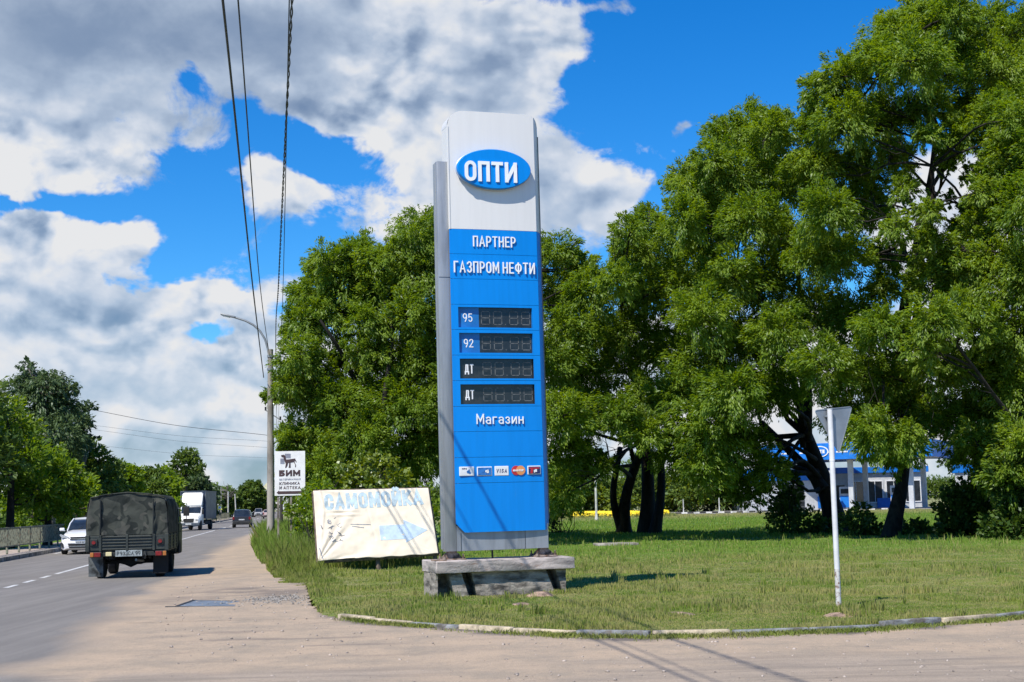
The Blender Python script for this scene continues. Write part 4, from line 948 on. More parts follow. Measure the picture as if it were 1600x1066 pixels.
def roundtri(pts, r_):
    out = []
    for i in range(3):
        p_ = Vector(pts[i]); a = (Vector(pts[i-1])-p_).normalized(); b = (Vector(pts[(i+1) % 3])-p_).normalized()
        for k in range(5): t = k/4; out.append(tuple((p_+a*r_)*(1-t)**2+p_*2*t*(1-t)+(p_+b*r_)*t*t))
    return out
mb = MB(); mb.prism(roundtri(tri, .05), .055, .062); mb.build('plate', GWB, GW)
cx_ = sum(t[0] for t in tri)/3; cz_ = sum(t[1] for t in tri)/3; sh = lambda k: [(cx_+(x-cx_)*k, cz_+(z-cz_)*k) for x, z in tri]
mb = MB(); mb.prism(roundtri(sh(.98), .05), .0625, .065); mb.build('red_face', GWR, GW); mb = MB(); mb.prism(roundtri(sh(.6), .03), .0655, .068); mb.build('white_face', PLW, GW)
mb = MB()
rt = [Vector(p_) for p_ in roundtri(tri, .05)]; mb.tube([(p_.x, .052, p_.y) for p_ in rt+[rt[0]]], .008, 5, cap=False); mb.build('flange', GWB, GW)
for dz in (.10, .38): mb = MB(); mb.box((0, .03, tz-dz), (.13, .05, .03), None, .005); mb.build('clamp', GWB, GW)
# ================================================================== vehicles
RUB = mat('tyre_rubber', (.018, .018, .02), .85, var=.3, vscale=10); RIMM = mat('wheel_rim', (.35, .36, .38), .35, .7, var=.1); RIMD = mat('steel_rim_dark', (.06, .07, .06), .6, .3)
GLS = mat('car_glass', (.02, .026, .032), .05, var=.2, vscale=2, spec=.8); CHR = mat('chrome', (.6, .6, .62), .15, .9, var=.05); HLG = mat('headlight_glass', (.55, .58, .6), .1, .2, var=.2, vscale=25)
TLR = mat('tail_lamp_red', (.20, .012, .012), .25, var=.2, vscale=30); TLO = mat('tail_lamp_amber', (.42, .15, .03), .25); TLW = mat('tail_lamp_cream', (.62, .55, .30), .25); PLT = mat('plate_white', (.55, .58, .6), .5)
TRM = mat('black_trim', (.02, .021, .022), .6, var=.2); SHD = mat('underbody', (.012, .012, .012), .9)
def wheel(parent, x, y, r_, w_, rim=RIMM, spokes=5):
    e_ = empty('wheel', (x, y, r_)); e_.parent = parent; s_ = 1 if x > 0 else -1; mb = MB()
    rings = [[(xx, rr*math.cos(2*math.pi*k/28), rr*math.sin(2*math.pi*k/28)) for k in range(28)] for xx, rr in ((-w_/2, r_*.64), (-w_/2, r_*.92), (-w_*.36, r_), (w_*.36, r_), (w_/2, r_*.92), (w_/2, r_*.64))]
    mb.loft(rings); mb.build('tyre', RUB, e_, smooth=40); mb = MB(); mb.disc((s_*(w_/2-.02), 0, 0), r_*.64, .03, 24, 'x')
    for k in range(spokes): a = 2*math.pi*k/spokes; mb.box((s_*(w_/2+.0), math.cos(a)*r_*.33, math.sin(a)*r_*.33), (.03, r_*.14, r_*.56), Matrix.Rotation(a-math.pi/2, 3, 'X'), .005)
    mb.disc((s_*(w_/2+.01), 0, 0), r_*.16, .04, 12, 'x'); mb.build('rim', rim, e_, smooth=40); return e_
def carbody(root, Lg_, Wd, st, paint, gh, clear=.18, glass=GLS):
    """st: list of (y, z_bottom, z_shoulder, z_top, half width); gh: greenhouse (y_base_front, y_roof_front, y_roof_rear, y_base_rear, z_base, z_roof)"""
    rings = []
    for y, zb, zs, zt, hw in st:
        half = [(0, zb), (hw*.90, zb), (hw*.985, zb+.08), (hw, (zb+zs)/2), (hw*.985, zs-.03), (hw*.955, zs+.02), (hw*.86, (zs+zt)/2+.02), (hw*.62, zt), (0, zt+.012)]
        rings.append([(x, y, z) for x, z in half]+[(-x, y, z) for x, z in half[-2:0:-1]])
    mb = MB(); mb.loft(rings); bd_ = mb.build('body', paint, root, smooth=38)
    yb0, yr0, yr1, yb1, zb, zr = gh; hb, hr = Wd/2*.90, Wd/2*.70
    sec = []
    for y, z, hw in ((yb0, zb-.06, hb*.93), ((yb0+yr0)/2+.03, (zb+zr)/2+.02, (hb+hr)/2), (yr0, zr-.03, hr), ((yr0+yr1)/2, zr, hr*1.02), (yr1, zr-.04, hr*.97), ((yb1+yr1)/2-.03, (zb+zr)/2+.02, (hb+hr)/2*.98), (yb1, zb-.06, hb*.9)):
        sec.append([(-hb if (z > zb) else -hw, y, zb-.06), (-hw, y, z-.02), (-hw*.9, y, z), (0, y, z+.012), (hw*.9, y, z), (hw, y, z-.02), (hb if z > zb else hw, y, zb-.06)])
    mb = MB(); mb.loft(sec); mb.build('windows', glass, root, smooth=30)
    mb = MB(); rs = []
    for k in range(7):
        t = k/6; y = yr0+(yr1-yr0)*t; zz = zr+.018+.02*math.sin(math.pi*t)-(.03 if k in (0, 6) else 0)
        rs.append([(-hr*1.0, y, zz-.05), (-hr*.98, y, zz-.01), (-hr*.5, y, zz+.012), (0, y, zz+.018), (hr*.5, y, zz+.012), (hr*.98, y, zz-.01), (hr, y, zz-.05)])
    mb.loft(rs); mb.build('roof', paint, root, smooth=40)
    for s_ in (-1, 1):
        mb = MB(); mb.tube([(s_*hb*.95, yb0, zb-.04), (s_*(hb+hr)/2*1.0, (yb0+yr0)/2+.03, (zb+zr)/2+.02), (s_*hr*1.0, yr0, zr-.01)], .030, 6); mb.build('pillar', paint, root, smooth=50)
        mb = MB(); mb.tube([(s_*hb*.94, yb1, zb-.04), (s_*(hb+hr)/2*.99, (yb1+yr1)/2-.03, (zb+zr)/2+.02), (s_*hr*.99, yr1, zr-.02)], .045, 6); mb.build('pillar', paint, root, smooth=50)
        ym = (yr0+yr1)/2; mb = MB(); mb.tube([(s_*hb*1.0, ym, zb-.02), (s_*hr*1.02, ym, zr-.01)], .022, 6); mb.build('pillar', TRM, root)
    return bd_
def mirror(root, x, y, z, paint, s=1.0):
    mb = MB(); mb.box((x, y, z), (.20*s, .10*s, .13*s), None, .03*s); mb.box((x*.93, y, z-.05*s), (.1, .04, .04)); return mb.build('mirror', paint, root, smooth=50)
HD = math.atan2(M_, 1)                         # heading along the road, counter-clockwise from +Y

# ---- white hatchback coming toward us, half hidden by the truck
WP = mat('car_paint_white', (.78, .78, .78), .25, var=.03, coat=.6)
g_c = G(127.5, 866.5, 0); WC = empty('white_car', (g_c.x, g_c.y, 0), HD+math.pi, 'white hatchback coming toward the viewer, half hidden behind the canvas topped truck', 'car')
st = [(2.22, .26, .52, .60, .66), (2.14, .20, .60, .72, .80), (1.95, .18, .68, .80, .86), (1.5, .18, .76, .90, .89), (.95, .18, .84, .99, .895), (.2, .18, .90, 1.0, .90), (-.9, .18, .93, 1.0, .90), (-1.7, .2, .95, 1.02, .87), (-2.05, .24, .93, 1.0, .82), (-2.15, .34, .75, .85, .74)]
carbody(WC, 4.4, 1.79, [(y-2.2, a, b, c, d) for y, a, b, c, d in st], WP, (.95-2.2, .15-2.2, -1.25-2.2, -1.85-2.2, 1.0, 1.46))
for x in (-.80, .80):
    for y in (1.35-2.2, -1.3-2.2): wheel(WC, x, y, .33, .21)
for s_ in (-1, 1):
    mb = MB(); mb.prism([(s_*.50, .66), (s_*.80, .70), (s_*.88, .80), (s_*.86, .84), (s_*.62, .76), (s_*.50, .71)], -.14, .0); mb.build('headlight', HLG, WC)
    mb = MB(); mb.prism([(s_*.62, .28), (s_*.80, .30), (s_*.84, .50), (s_*.78, .50)], -.10, -.01); mb.build('fog_lamp', TRM, WC)
    mirror(WC, s_*.98, -1.25, 1.02, WP)
mb = MB(); mb.prism([(-.46, .72), (.46, .72), (.42, .60), (-.42, .60)], -.04, .045); mb.build('upper_grille', TRM, WC)
mb = MB(); mb.prism([(-.50, .655), (-.1, .65), (0, .63), (.1, .65), (.50, .655), (.47, .635), (.12, .615), (-.12, .615), (-.47, .635)], -.03, .06); mb.prism([(-.07, .655), (.07, .655), (.09, .625), (-.09, .625)], .02, .07); mb.build('chrome_bar', CHR, WC)
mb = MB(); mb.prism([(-.55, .46), (.55, .46), (.48, .26), (-.48, .26)], -.04, .045); mb.build('lower_grille', TRM, WC)
mb = MB(); mb.box((0, .045, .34), (1.05, .03, .025)); mb.build('chrome_bar', CHR, WC)
mb = MB(); mb.box((0, .062, .50), (.52, .02, .115), None, .004); mb.build('number_plate', PLT, WC)
mb = MB(); text(mb, 'К399КА', -.2, .465, .4, .07, .014, -.004, .008, T=Matrix.Translation((0, .075, 0)) @ Matrix.Rotation(math.pi, 4, 'Z')); mb.build('plate_lettering', TRM, WC)
for s_ in (-.35, .35): mb = MB(); mb.tube([(s_, -1.30, 1.0), (s_*.4, -1.45, 1.12)], .012, 5); mb.build('wiper', TRM, WC)

# ---- army truck, seen from behind
OLV = mat('olive_paint', (.030, .036, .030), .5, var=.15, vscale=5, dirt=((.09, .08, .065), 4, .58, .5)); OLD = mat('olive_dark', (.016, .019, .017), .6, var=.2)
def camomat():
    m = mat('camouflage_canvas', (.036, .041, .033), .85, var=.1, spec=.2); t = m.node_tree; E.tree = t; b = t.nodes['Principled BSDF']
    tc_ = t.nodes.new('ShaderNodeTexCoord'); o_ = tc_.outputs['Object']
    def mixc(f, a, c):
        x_ = t.nodes.new('ShaderNodeMix'); x_.data_type = 'RGBA'; t.links.new(f.s, x_.inputs[0])
        for i, q_ in ((6, a), (7, c)):
            if isinstance(q_, tuple): x_.inputs[i].default_value = (*q_, 1)
            else: t.links.new(q_, x_.inputs[i])
        return x_.outputs[2]
    n1_ = sstep(noise(o_, 3.0, 1, .5, .7), .50, .53); n2_ = sstep(noise(o_, 3.6, 1, .5, .6, off=(5, 3, 2)), .57, .60)
    c = mixc(n1_, (.048, .054, .046), (.020, .025, .023)); c = mixc(n2_, c, (.070, .072, .062)); c = mixc(sstep(noise(o_, 30, 3, .6), .4, .8)*.3, c, (.05, .05, .045))
    t.links.new(c, b.inputs['Base Color'])
    bn = t.nodes.new('ShaderNodeBump'); bn.inputs['Strength'].default_value = .5; bn.inputs['Distance'].default_value = .04
    t.links.new(noise(o_, 4.5, 4, .5, .8, off=(1, 1, 7)).s, bn.inputs['Height']); t.links.new(bn.outputs[0], b.inputs['Normal']); return m
CAM = camomat()
g_t = P(199, 850, 36.5); TR = empty('army_truck', (g_t.x, 36.5, 0), HD, 'dark olive flatbed truck with camouflage canvas cover, seen from behind on the road', 'truck')
TR.scale = (1.075, 1.075, 1.035)
mb = MB()                                       # canvas: side skins + top in one wrinkled shell
prof_ = [(-.955, 1.06), (-.955, 1.3), (-.945, 1.6), (-.925, 1.82), (-.88, 1.96), (-.80, 2.03), (-.5, 2.075), (-.2, 2.11), (0, 2.125), (.2, 2.11), (.5, 2.075), (.80, 2.03), (.88, 1.96), (.925, 1.82), (.945, 1.6), (.955, 1.3), (.955, 1.06)]
def fine2(pr, k=4):
    out = []
    for a, b in zip(pr[:-1], pr[1:]):
        for i in range(k): t = i/k; out.append((a[0]+(b[0]-a[0])*t, a[1]+(b[1]-a[1])*t))
    out.append(pr[-1]); return out
pf = fine2(prof_); rings = []
for j in range(41):
    y = 2.62*j/40; hoop = math.cos(2*math.pi*y/.87)*.5+.5; rr_ = []
    for x, z in pf:
        s_ = (1-.018*(1-hoop)) if z > 1.1 else 1; n_ = (vnoise(x*6+z*3, y*4, 1, 9)-.5)*.022; rr_.append((x*s_+n_*(1 if x > 0 else -1)*(abs(x) > .85), y+.0, 1.06+(z-1.06)*(1-.022*(1-hoop))+n_*(abs(x) < .85)))
    rings.append(rr_)
mb.loft(rings, cap=False, closed=False); cv_ = mb.build('canvas_cover', CAM, TR, smooth=180); sm2 = cv_.modifiers.new('s', 'SOLIDIFY'); sm2.thickness = .006
vs = []; fs = []; nu, nv = 60, 40               # rear curtain
def topz(x): return np.interp(x, [p_[0] for p_ in prof_[4:13]], [p_[1] for p_ in prof_[4:13]]) if abs(x) < .88 else 1.96-(abs(x)-.88)*2
for j in range(nv+1):
    for i in range(nu+1):
        u, v = i/nu, j/nv; hw = np.interp(v, [0, .25, .75, 1], [.955, .95, .93, .86]); x = (u*2-1)*hw; z = 1.06+(topz(x*.99)-.01-1.06)*v
        yy_ = -.01-.012*math.sin(u*40+3*v)*(1-v)-.05*(vnoise(u*7, v*5+u*3, 1, 11)-.5)-.05*math.exp(-((abs(u-.5)-.40+.10*(1-v))/.03)**2)*(1-v)-.02*math.exp(-((u-.16)/.012)**2)+.03*math.exp(-((abs(u*2-1)-.66-.3*v)/.05)**2)*(1-v)
        vs.append((x, yy_, z))
for j in range(nv):
    for i in range(nu): a = j*(nu+1)+i; fs.append((a, a+1, a+nu+2, a+nu+1))
mb = MB(); mb.add(vs, fs); fl_ = mb.build('rear_curtain', CAM, TR, smooth=180); q_ = fl_.modifiers.new('s', 'SOLIDIFY'); q_.thickness = .006
for x in (-.63, .60): mb = MB(); mb.tube([(x, -.055, 1.95), (x+.005, -.06, 1.5), (x, -.065, 1.02)], .017, 6); mb.build('strap', OLD, TR)
mb = MB(); mb.tube([(-.86, -.03, 2.0), (-.5, -.035, 2.075), (0, -.035, 2.12), (.5, -.035, 2.075), (.86, -.03, 2.0)], .016, 6); mb.build('canvas_hem', CAM, TR)
# bed
mb = MB(); mb.box((0, 1.31, .69), (1.90, 2.62, .07), None, .01); mb.build('bed_floor', OLD, TR)
tg = empty('tailgate', (0, -.02, .88)); tg.parent = TR
mb = MB(); mb.box((0, 0, 0), (1.88, .03, .36), None, .006); mb.build('board', OLV, tg)
for k, z in enumerate((-.15, -.075, 0, .075, .15)): mb = MB(); mb.box((-.30, -.028, z), (.55, .03, .028), None, .008); mb.box((.30, -.028, z), (.55, .03, .028), None, .008); mb.build('rib', OLV, tg)
for x in (-.92, -.62, 0, .62, .92): mb = MB(); mb.box((x, -.035, 0), (.055 if abs(x) < .9 else .09, .04, .40), None, .008); mb.build('stake', OLV, tg)
for x in (-.77, .77):
    e_ = empty('marker_lamp', (x, -.05, .90)); e_.parent = TR; mb = MB(); mb.box((0, 0, 0), (.17, .05, .16), None, .01); mb.build('housing', OLD, e_); mb = MB(); mb.disc((0, -.03, 0), .045, .03, 14); mb.build('lens', TLR, e_)
for s_ in (-1, 1):
    mb = MB(); mb.box((s_*.945, 1.31, .88), (.03, 2.6, .36), None, .006)
    for k in range(5): mb.box((s_*.965, 1.31, .73+.075*k), (.02, 2.5, .028), None, .006)
    mb.build('side_board', OLV, TR)
    for y in (.35, 1.3, 2.25): mb = MB(); mb.box((s_*.975, y, .88), (.03, .06, .38), None, .006); mb.build('stake', OLV, TR)
# rear beam with lamps and plate
mb = MB(); mb.box((0, .0, .60), (1.62, .07, .10), None, .01); mb.build('rear_beam', OLD, TR)
for x, order in ((-.72, 0), (.79, 1)):
    e_ = empty('tail_lamp', (x, -.06, .60)); e_.parent = TR; mb = MB(); mb.box((0, .01, 0), (.27, .06, .13), None, .01); mb.build('housing', OLD, e_)
    for dx, m_ in (((-.085, TLO), (.04, TLR)) if not order else ((-.05, TLR), (.085, TLO))): mb = MB(); mb.box((dx, -.03, 0), (.08 if m_ is TLO else .15, .03, .11), None, .01); mb.build('lens', m_, e_)
mb = MB(); mb.box((-.42, -.06, .61), (.14, .06, .10), None, .012); mb.build('reversing_lamp', TLW, TR)
np_ = empty('number_plate', (.04, -.065, .62)); np_.parent = TR; mb = MB(); mb.box((0, .01, 0), (.62, .012, .155), None, .004); mb.build('plate', mat('plate_dusty', (.30, .34, .34), .6, var=.2, vscale=8), np_); mb = MB(); text(mb, 'Р933СА 99', -.27, -.045, .54, .09, .011, 0, .004); mb.build('lettering', TRM, np_)
mb = MB(); mb.tube([(.42, -.06, .66), (.44, -.1, .56), (.42, -.06, .48)], .018, 6); mb.box((.42, -.02, .62), (.08, .06, .08)); mb.build('tow_hook', OLD, TR)
for x in (-.38, .38): mb = MB(); mb.box((x, 2.0, .55), (.07, 4.0, .13), None, .008); mb.build('chassis_rail', SHD, TR)
mb = MB(); mb.tube([(-.66, .8, .39), (-.25, .8, .39), (-.15, .8, .40), (0, .8, .40), (.15, .8, .40), (.25, .8, .39), (.66, .8, .39)], [.05, .05, .09, .16, .09, .05, .05], 12); mb.build('rear_axle', SHD, TR, smooth=50)
mb = MB(); mb.tube([(-.66, 3.1, .39), (0, 3.1, .36), (.66, 3.1, .39)], [.05, .13, .05], 10); mb.build('front_axle', SHD, TR)
for s_ in (-1, 1): mb = MB(); mb.tube([(s_*.5, .15, .52), (s_*.5, .8, .45), (s_*.5, 1.5, .52)], .035, 6); mb.build('leaf_spring', SHD, TR)
mb = MB(); mb.box((-.05, 1.9, .38), (.5, .5, .2), None, .05); mb.build('fuel_tank', SHD, TR); mb = MB(); mb.tube([(.3, 1.6, .35), (.32, .3, .42), (.2, .05, .45)], .035, 8); mb.build('exhaust_pipe', mat('exhaust_steel', (.25, .23, .2), .5, .6), TR)
for x in (-.70, .70):
    for y in (.8, 3.1): wheel(TR, x, y, .39, .22, RIMD, 6)
FLP = mat('mud_flap', (.10, .11, .11), .8, var=.4, vscale=6)
mb = MB(); mb.box((-.76, .28, .30), (.34, .012, .50), Matrix.Rotation(.12, 3, 'X')); mb.build('mud_flap', FLP, TR); mb = MB(); mb.box((.76, .24, .36), (.36, .012, .52), Matrix.Rotation(-.03, 3, 'X')); mb.build('mud_flap', SHD, TR)
# cab (cab over engine) peeping out on the right
mb = MB(); cr_ = []
for y, zt_, hw, zb_ in ((2.68, 1.93, .93, .56), (2.75, 1.99, .955, .5), (3.1, 2.02, .965, .48), (3.7, 1.99, .965, .48), (3.95, 1.90, .95, .48), (4.15, 1.30, .94, .48), (4.28, 1.15, .90, .5), (4.32, 1.0, .84, .56)):
    h_ = [(0, zb_), (hw*.96, zb_), (hw, zb_+.2), (hw, min(1.22, zt_-.1)), (hw-.05*(zt_ > 1.5), max(zt_-.28, zb_+.3)), (hw-.16, zt_-.06), (hw-.34, zt_), (0, zt_+.03)]
    cr_.append([(x, y, z) for x, z in h_]+[(-x, y, z) for x, z in h_[-2:0:-1]])
mb.loft(cr_); mb.build('cab', OLV, TR, smooth=35)
for s_ in (-1, 1):
    d_ = empty('door', (s_*.97, 3.35, 1.1)); d_.parent = TR
    mb = MB(); mb.box((0, 0, -.2), (.02, .95, .78), None, .01); mb.build('panel', OLV, d_); mb = MB(); mb.box((-s_*.022, 0, .42), (.02, .80, .38), Matrix.Rotation(-s_*.09, 3, 'Y'), .01); mb.build('window', GLS, d_)
    mb = MB(); mb.tube([(s_*.01, -.38, -.02), (s_*.04, -.30, -.02), (s_*.01, -.22, -.02)], .01, 5); mb.build('handle', TRM, d_)
    m_ = empty('side_mirror', (s_*1.08, 3.95, 1.62)); m_.parent = TR; mb = MB(); mb.tube([(-s_*.13, 0, .22), (0, 0, .16), (0, 0, -.2), (-s_*.12, 0, -.3)], .010, 5); mb.build('arm', TRM, m_); mb = MB(); mb.box((0, -.02, 0), (.16, .04, .26), None, .015); mb.build('mirror', TRM, m_)
    mb = MB(); mb.prism([(2.75, .5), (2.8, .70), (3.1, .86), (3.4, .70), (3.5, .5)], s_*.965, s_*.985, ax='yz'); mb.build('wheel_arch', SHD, TR)
mb = MB(); mb.box((0, 4.09, 1.62), (1.6, .02, .55), Matrix.Rotation(.28, 3, 'X'), .01); mb.build('windscreen', GLS, TR)

# ---- box truck coming toward us
BXB = mat('box_navy', (.028, .045, .085), .45, var=.1, vscale=1, dirt=((.12, .13, .14), 1.5, .55, .5)); BXS = mat('box_side_grey', (.06, .08, .11), .5, var=.15, dirt=((.16, .17, .17), 1.5, .5, .6)); CBW = mat('cab_white', (.74, .74, .71), .3, var=.06, vscale=1, coat=.3)
g_b = P(296, 829, 120.5); BT = empty('box_truck', (g_b.x, 120.5, 0), HD+math.pi-.11, 'box truck with white cab and dark blue cargo box coming down the far lane', 'truck')
cg = empty('cargo_box', (0, -4.4, 2.15)); cg.parent = BT
mb = MB(); mb.box((0, 0, 0), (2.15, 5.4, 2.35), None, .03); mb.build('shell', BXB, cg)
for c, d in (((0, 2.70, 1.17), (2.2, .06, .07)), ((-1.06, 2.70, 0), (.07, .07, 2.35)), ((1.06, 2.70, 0), (.07, .07, 2.35)), ((-1.07, 0, 1.17), (.06, 5.45, .06)), ((1.07, 0, 1.17), (.06, 5.45, .06)), ((-1.07, 0, -1.17), (.06, 5.45, .08)), ((1.07, 0, -1.17), (.06, 5.45, .08))): mb = MB(); mb.box(c, d); mb.build('edge_rail', BXS, cg)
for s_ in (-1, 1): mb = MB(); mb.box((s_*1.085, -.0, 0), (.02, 5.2, 2.15)); mb.build('side_panel', BXS, cg)
mb = MB(); rr_ = []
for y, zb_, zt_, hw in ((-1.62, .55, 2.05, .92), (-1.3, .5, 2.1, .95), (-.95, .5, 2.08, .94), (-.45, .5, 1.36, .95), (-.1, .5, 1.22, .93), (.32, .52, 1.08, .88), (.42, .58, .95, .80)):
    h_ = [(0, zb_), (hw*.96, zb_), (hw, zb_+.15), (hw, (zb_+zt_)/2), (hw-.04, zt_-.12), (hw-.14, zt_-.02), (0, zt_+.02)]; rr_.append([(x, y, z) for x, z in h_]+[(-x, y, z) for x, z in h_[-2:0:-1]])
mb.loft(rr_); mb.build('cab', CBW, BT, smooth=30)
mb = MB(); mb.box((0, -.665, 1.72), (1.62, .03, .62), Matrix.Rotation(.60, 3, 'X'), .02); mb.build('windscreen', GLS, BT)
mb = MB(); mb.prism([(-.80, 2.05), (.84, 2.05), (.84, 2.7), (.72, 3.15), (.5, 3.2), (-.80, 3.2)], -1.62, -1.25); 
mb = MB(); rr_ = []
for y, zb_, zt_, hw in ((-1.66, 2.08, 3.22, .86), (-1.45, 2.08, 3.16, .88), (-1.1, 2.08, 2.55, .88), (-.85, 2.08, 2.18, .84)):
    rr_.append([(-hw, y, zb_), (-hw, y, zt_-.1), (-hw+.12, y, zt_), (hw-.12, y, zt_), (hw, y, zt_-.1), (hw, y, zb_)])
mb.loft(rr_); mb.build('wind_deflector', CBW, BT, smooth=30)
mb = MB(); mb.prism([(-.45, 1.0), (.45, 1.0), (.40, .68), (-.40, .68)], .35, .44); mb.build('grille', TRM, BT)
mb = MB(); mb.box((0, .44, .52), (1.85, .16, .24), None, .03); mb.build('bumper', BXS, BT); mb = MB(); mb.box((0, .53, .54), (.5, .02, .12)); mb.build('number_plate', PLT, BT)
for s_ in (-1, 1):
    mb = MB(); mb.box((s_*.68, .36, .86), (.26, .12, .20), None, .03); mb.build('headlight', HLG, BT)
    mb = MB(); mb.box((s_*1.06, -.35, 1.55), (.16, .08, .42), None, .03); mb.tube([(s_*.9, -.45, 1.7), (s_*1.06, -.35, 1.7)], .015, 5); mb.build('mirror', TRM, BT)
    mb = MB(); mb.box((s_*.945, -.95, 1.68), (.02, .55, .42), None, .01); mb.build('side_window', GLS, BT)
    wheel(BT, s_*.85, -.25, .42, .24, RIMD); wheel(BT, s_*.85, -5.2, .42, .3, RIMD)
mb = MB(); mb.box((0, -3.9, .72), (.9, 6.0, .22)); mb.build('chassis', SHD, BT); mb = MB(); mb.box((0, -7.05, .6), (2.0, .08, .12)); mb.build('rear_bar', SHD, BT)
for s_ in (-1, 1): mb = MB(); mb.box((s_*1.0, -3.0, .62), (.04, 2.6, .3)); mb.build('side_guard', SHD, BT)

# ---- dark crossover going away ahead, and the small far cars
def suv(px, py, d, paint, lab, away=True, hw=.86, zr=1.62, rot=0, cat='car', name='parked'):
    p_ = P(px, py, d); r_ = empty(name, (p_.x, d, 0), HD+rot+(0 if away else math.pi), lab, cat); o_ = 0
    st = [(4.25, .35, .6, .7, hw*.82), (4.1, .28, .72, .86, hw*.95), (3.4, .27, .86, 1.0, hw), (2.9, .27, .92, 1.04, hw), (1.5, .27, .95, 1.06, hw), (.35, .28, .96, 1.08, hw*.98), (.08, .34, .95, 1.05, hw*.94), (0, .42, .9, .98, hw*.88)]
    if not away: st = [(y-4.25, a, b, c, e) for y, a, b, c, e in st]
    k = 0 if away else -4.25
    carbody(r_, 4.25, hw*2, st, paint, (2.95+k, 2.3+k, .55+k, .10+k, 1.05, zr))
    for x in (-hw+.1, hw-.1):
        for y in (.8+k, 3.4+k): wheel(r_, x, y, .34, .22)
    for s_ in (-1, 1):
        mirror(r_, s_*(hw+.10), 2.6+k, 1.1, paint)
        if away: mb = MB(); mb.box((s_*(hw-.12), .02, .86), (.18, .10, .26), None, .02); mb.build('tail_lamp', TLR, r_)
        else: mb = MB(); mb.box((s_*(hw-.22), 0-.03, .74), (.30, .10, .16), None, .02); mb.build('headlight', HLG, r_)
    if away:
        mb = MB(); mb.box((0, -.02, .46), (hw*1.8, .14, .26), None, .03); mb.build('bumper', TRM, r_); mb = MB(); mb.box((0, -.03, .74), (.52, .02, .11)); mb.build('number_plate', PLT, r_)
        mb = MB(); mb.prism([(-hw*.62, 1.12), (hw*.62, 1.12), (hw*.56, 1.46), (-hw*.56, 1.46)], -.006, .006, T=Matrix.Translation((0, .33, 0)) @ Matrix.Rotation(0, 4, 'X')); 
    else:
        mb = MB(); mb.box((0, .0, .70), (hw*.9, .06, .2), None, .02); mb.build('grille', TRM, r_); mb = MB(); mb.box((0, .03, .45), (hw*1.5, .08, .18)); mb.build('bumper', TRM, r_)
    return r_
suv(377.5, 824, 131, mat('paint_graphite', (.025, .028, .038), .3, var=.1, coat=.4), 'dark graphite crossover driving away in the near lane beyond the army truck', True, name='dark_crossover')
suv(383.5, 812, 220, mat('paint_pale_green', (.34, .40, .38), .3, coat=.4), 'pale silver car mostly hidden beyond the dark crossover', False, zr=1.5, name='pale_car')
suv(403.5, 807.5, 292, mat('paint_silver', (.50, .50, .50), .3, .2, coat=.4), 'silver off road car coming toward us far down the road', False, zr=1.75, name='silver_car')
suv(413.5, 805, 340, mat('paint_maroon', (.14, .04, .035), .4, coat=.3), 'tiny reddish brown car at the far end of the road', False, zr=1.6, name='maroon_car')
suv(418.5, 809, 240, mat('paint_rose_white', (.55, .42, .40), .4, coat=.3), 'pinkish white car peeping out from behind the lamp post', True, zr=1.5, name='pinkish_car')
# ================================================================== railing along the far pavement
FNC = mat('railing_paint', (.20, .21, .15), .75, .1, var=.35, vscale=6, dirt=((.20, .09, .04), 5, .55, .7))
def road_pt(c, y, z=0): return Vector((c-M_*y, y, z))
RL = empty('metal_railing', road_pt(-11.36, 44, .14), HD, 'long olive metal railing with rusty posts and thin bars along the far pavement', 'railing')
LEN = 200.0; mb = MB()
for z in (1.02, .30): mb.box((0, LEN/2, z), (.035, LEN, .05))
mb.build('rail', FNC, RL)
k = 0; y = 0
post0 = None
while y <= LEN and k < 84:
    mb = MB()
    if post0 is None: mb.box((0, 0, .5), (.075, .075, 1.10), None, .006); post0 = mb.build('post', FNC, RL); 
    else: o_ = post0.copy(); COL.objects.link(o_); o_.parent = RL; o_.location = (0, y, RNG.uniform(-.01, .01)); o_.rotation_euler = (RNG.uniform(-.01, .01), RNG.uniform(-.03, .03), 0)
    y += 2.4; k += 1
mb = MB(); y = 0
while y < LEN:
    stp = .125 if y < 60 else .25
    if (y % 2.4) > .08: mb.box((0, y, .66), (.02, .03 if y < 60 else .05, .70))
    y += stp
tag(mb.build('bars', FNC, RL), kind='stuff')
# ================================================================== far poles, crossing sign
PWT = mat('far_pole_white', (.50, .50, .46), .8, var=.15); PGR = mat('far_pole_grey', (.26, .25, .22), .85, var=.15)
def pole(px, ytop, d, m_, lab, lean=0, arm=0, r_=.13, group='distant roadside poles'):
    b_ = P(px, 800, d); t_ = P(px, ytop, d); e_ = empty('utility_pole', (b_.x, d, 0), 0, lab, 'pole', group, ry=lean)
    mb = MB(); mb.cyl((0, 0, -.2), (0, 0, t_.z), r_, r_*.75, 8); mb.build('post', m_, e_, smooth=50)
    if arm: mb = MB(); mb.box((0, 0, t_.z-.5), (arm, .12, .12)); mb.box((0, 0, t_.z-1.1), (arm*.8, .12, .12)); mb.build('crossarm', PGR, e_)
pole(341, 763, 215, PWT, 'first and palest of the pale poles past the box truck')
pole(345.5, 761, 225, PGR, 'grey pole with two short crossarms just past the box truck', arm=1.6)
pole(356.5, 768, 240, PWT, 'thin pale pole below the bare treetop')
pole(369, 772, 250, PWT, 'pale pole leaning left beyond the dark crossover', lean=-.05)
pole(391, 776, 300, PGR, 'dark thin pole before the big far tree at the road end')
YW = mat('sign_yellow_green', (.60, .62, .10), .5); c_ = P(343.5, 793, 190); e_ = empty('crossing_sign', (c_.x, 190, 0), 0, 'small yellow bordered pedestrian crossing sign beside the pale poles', 'road sign')
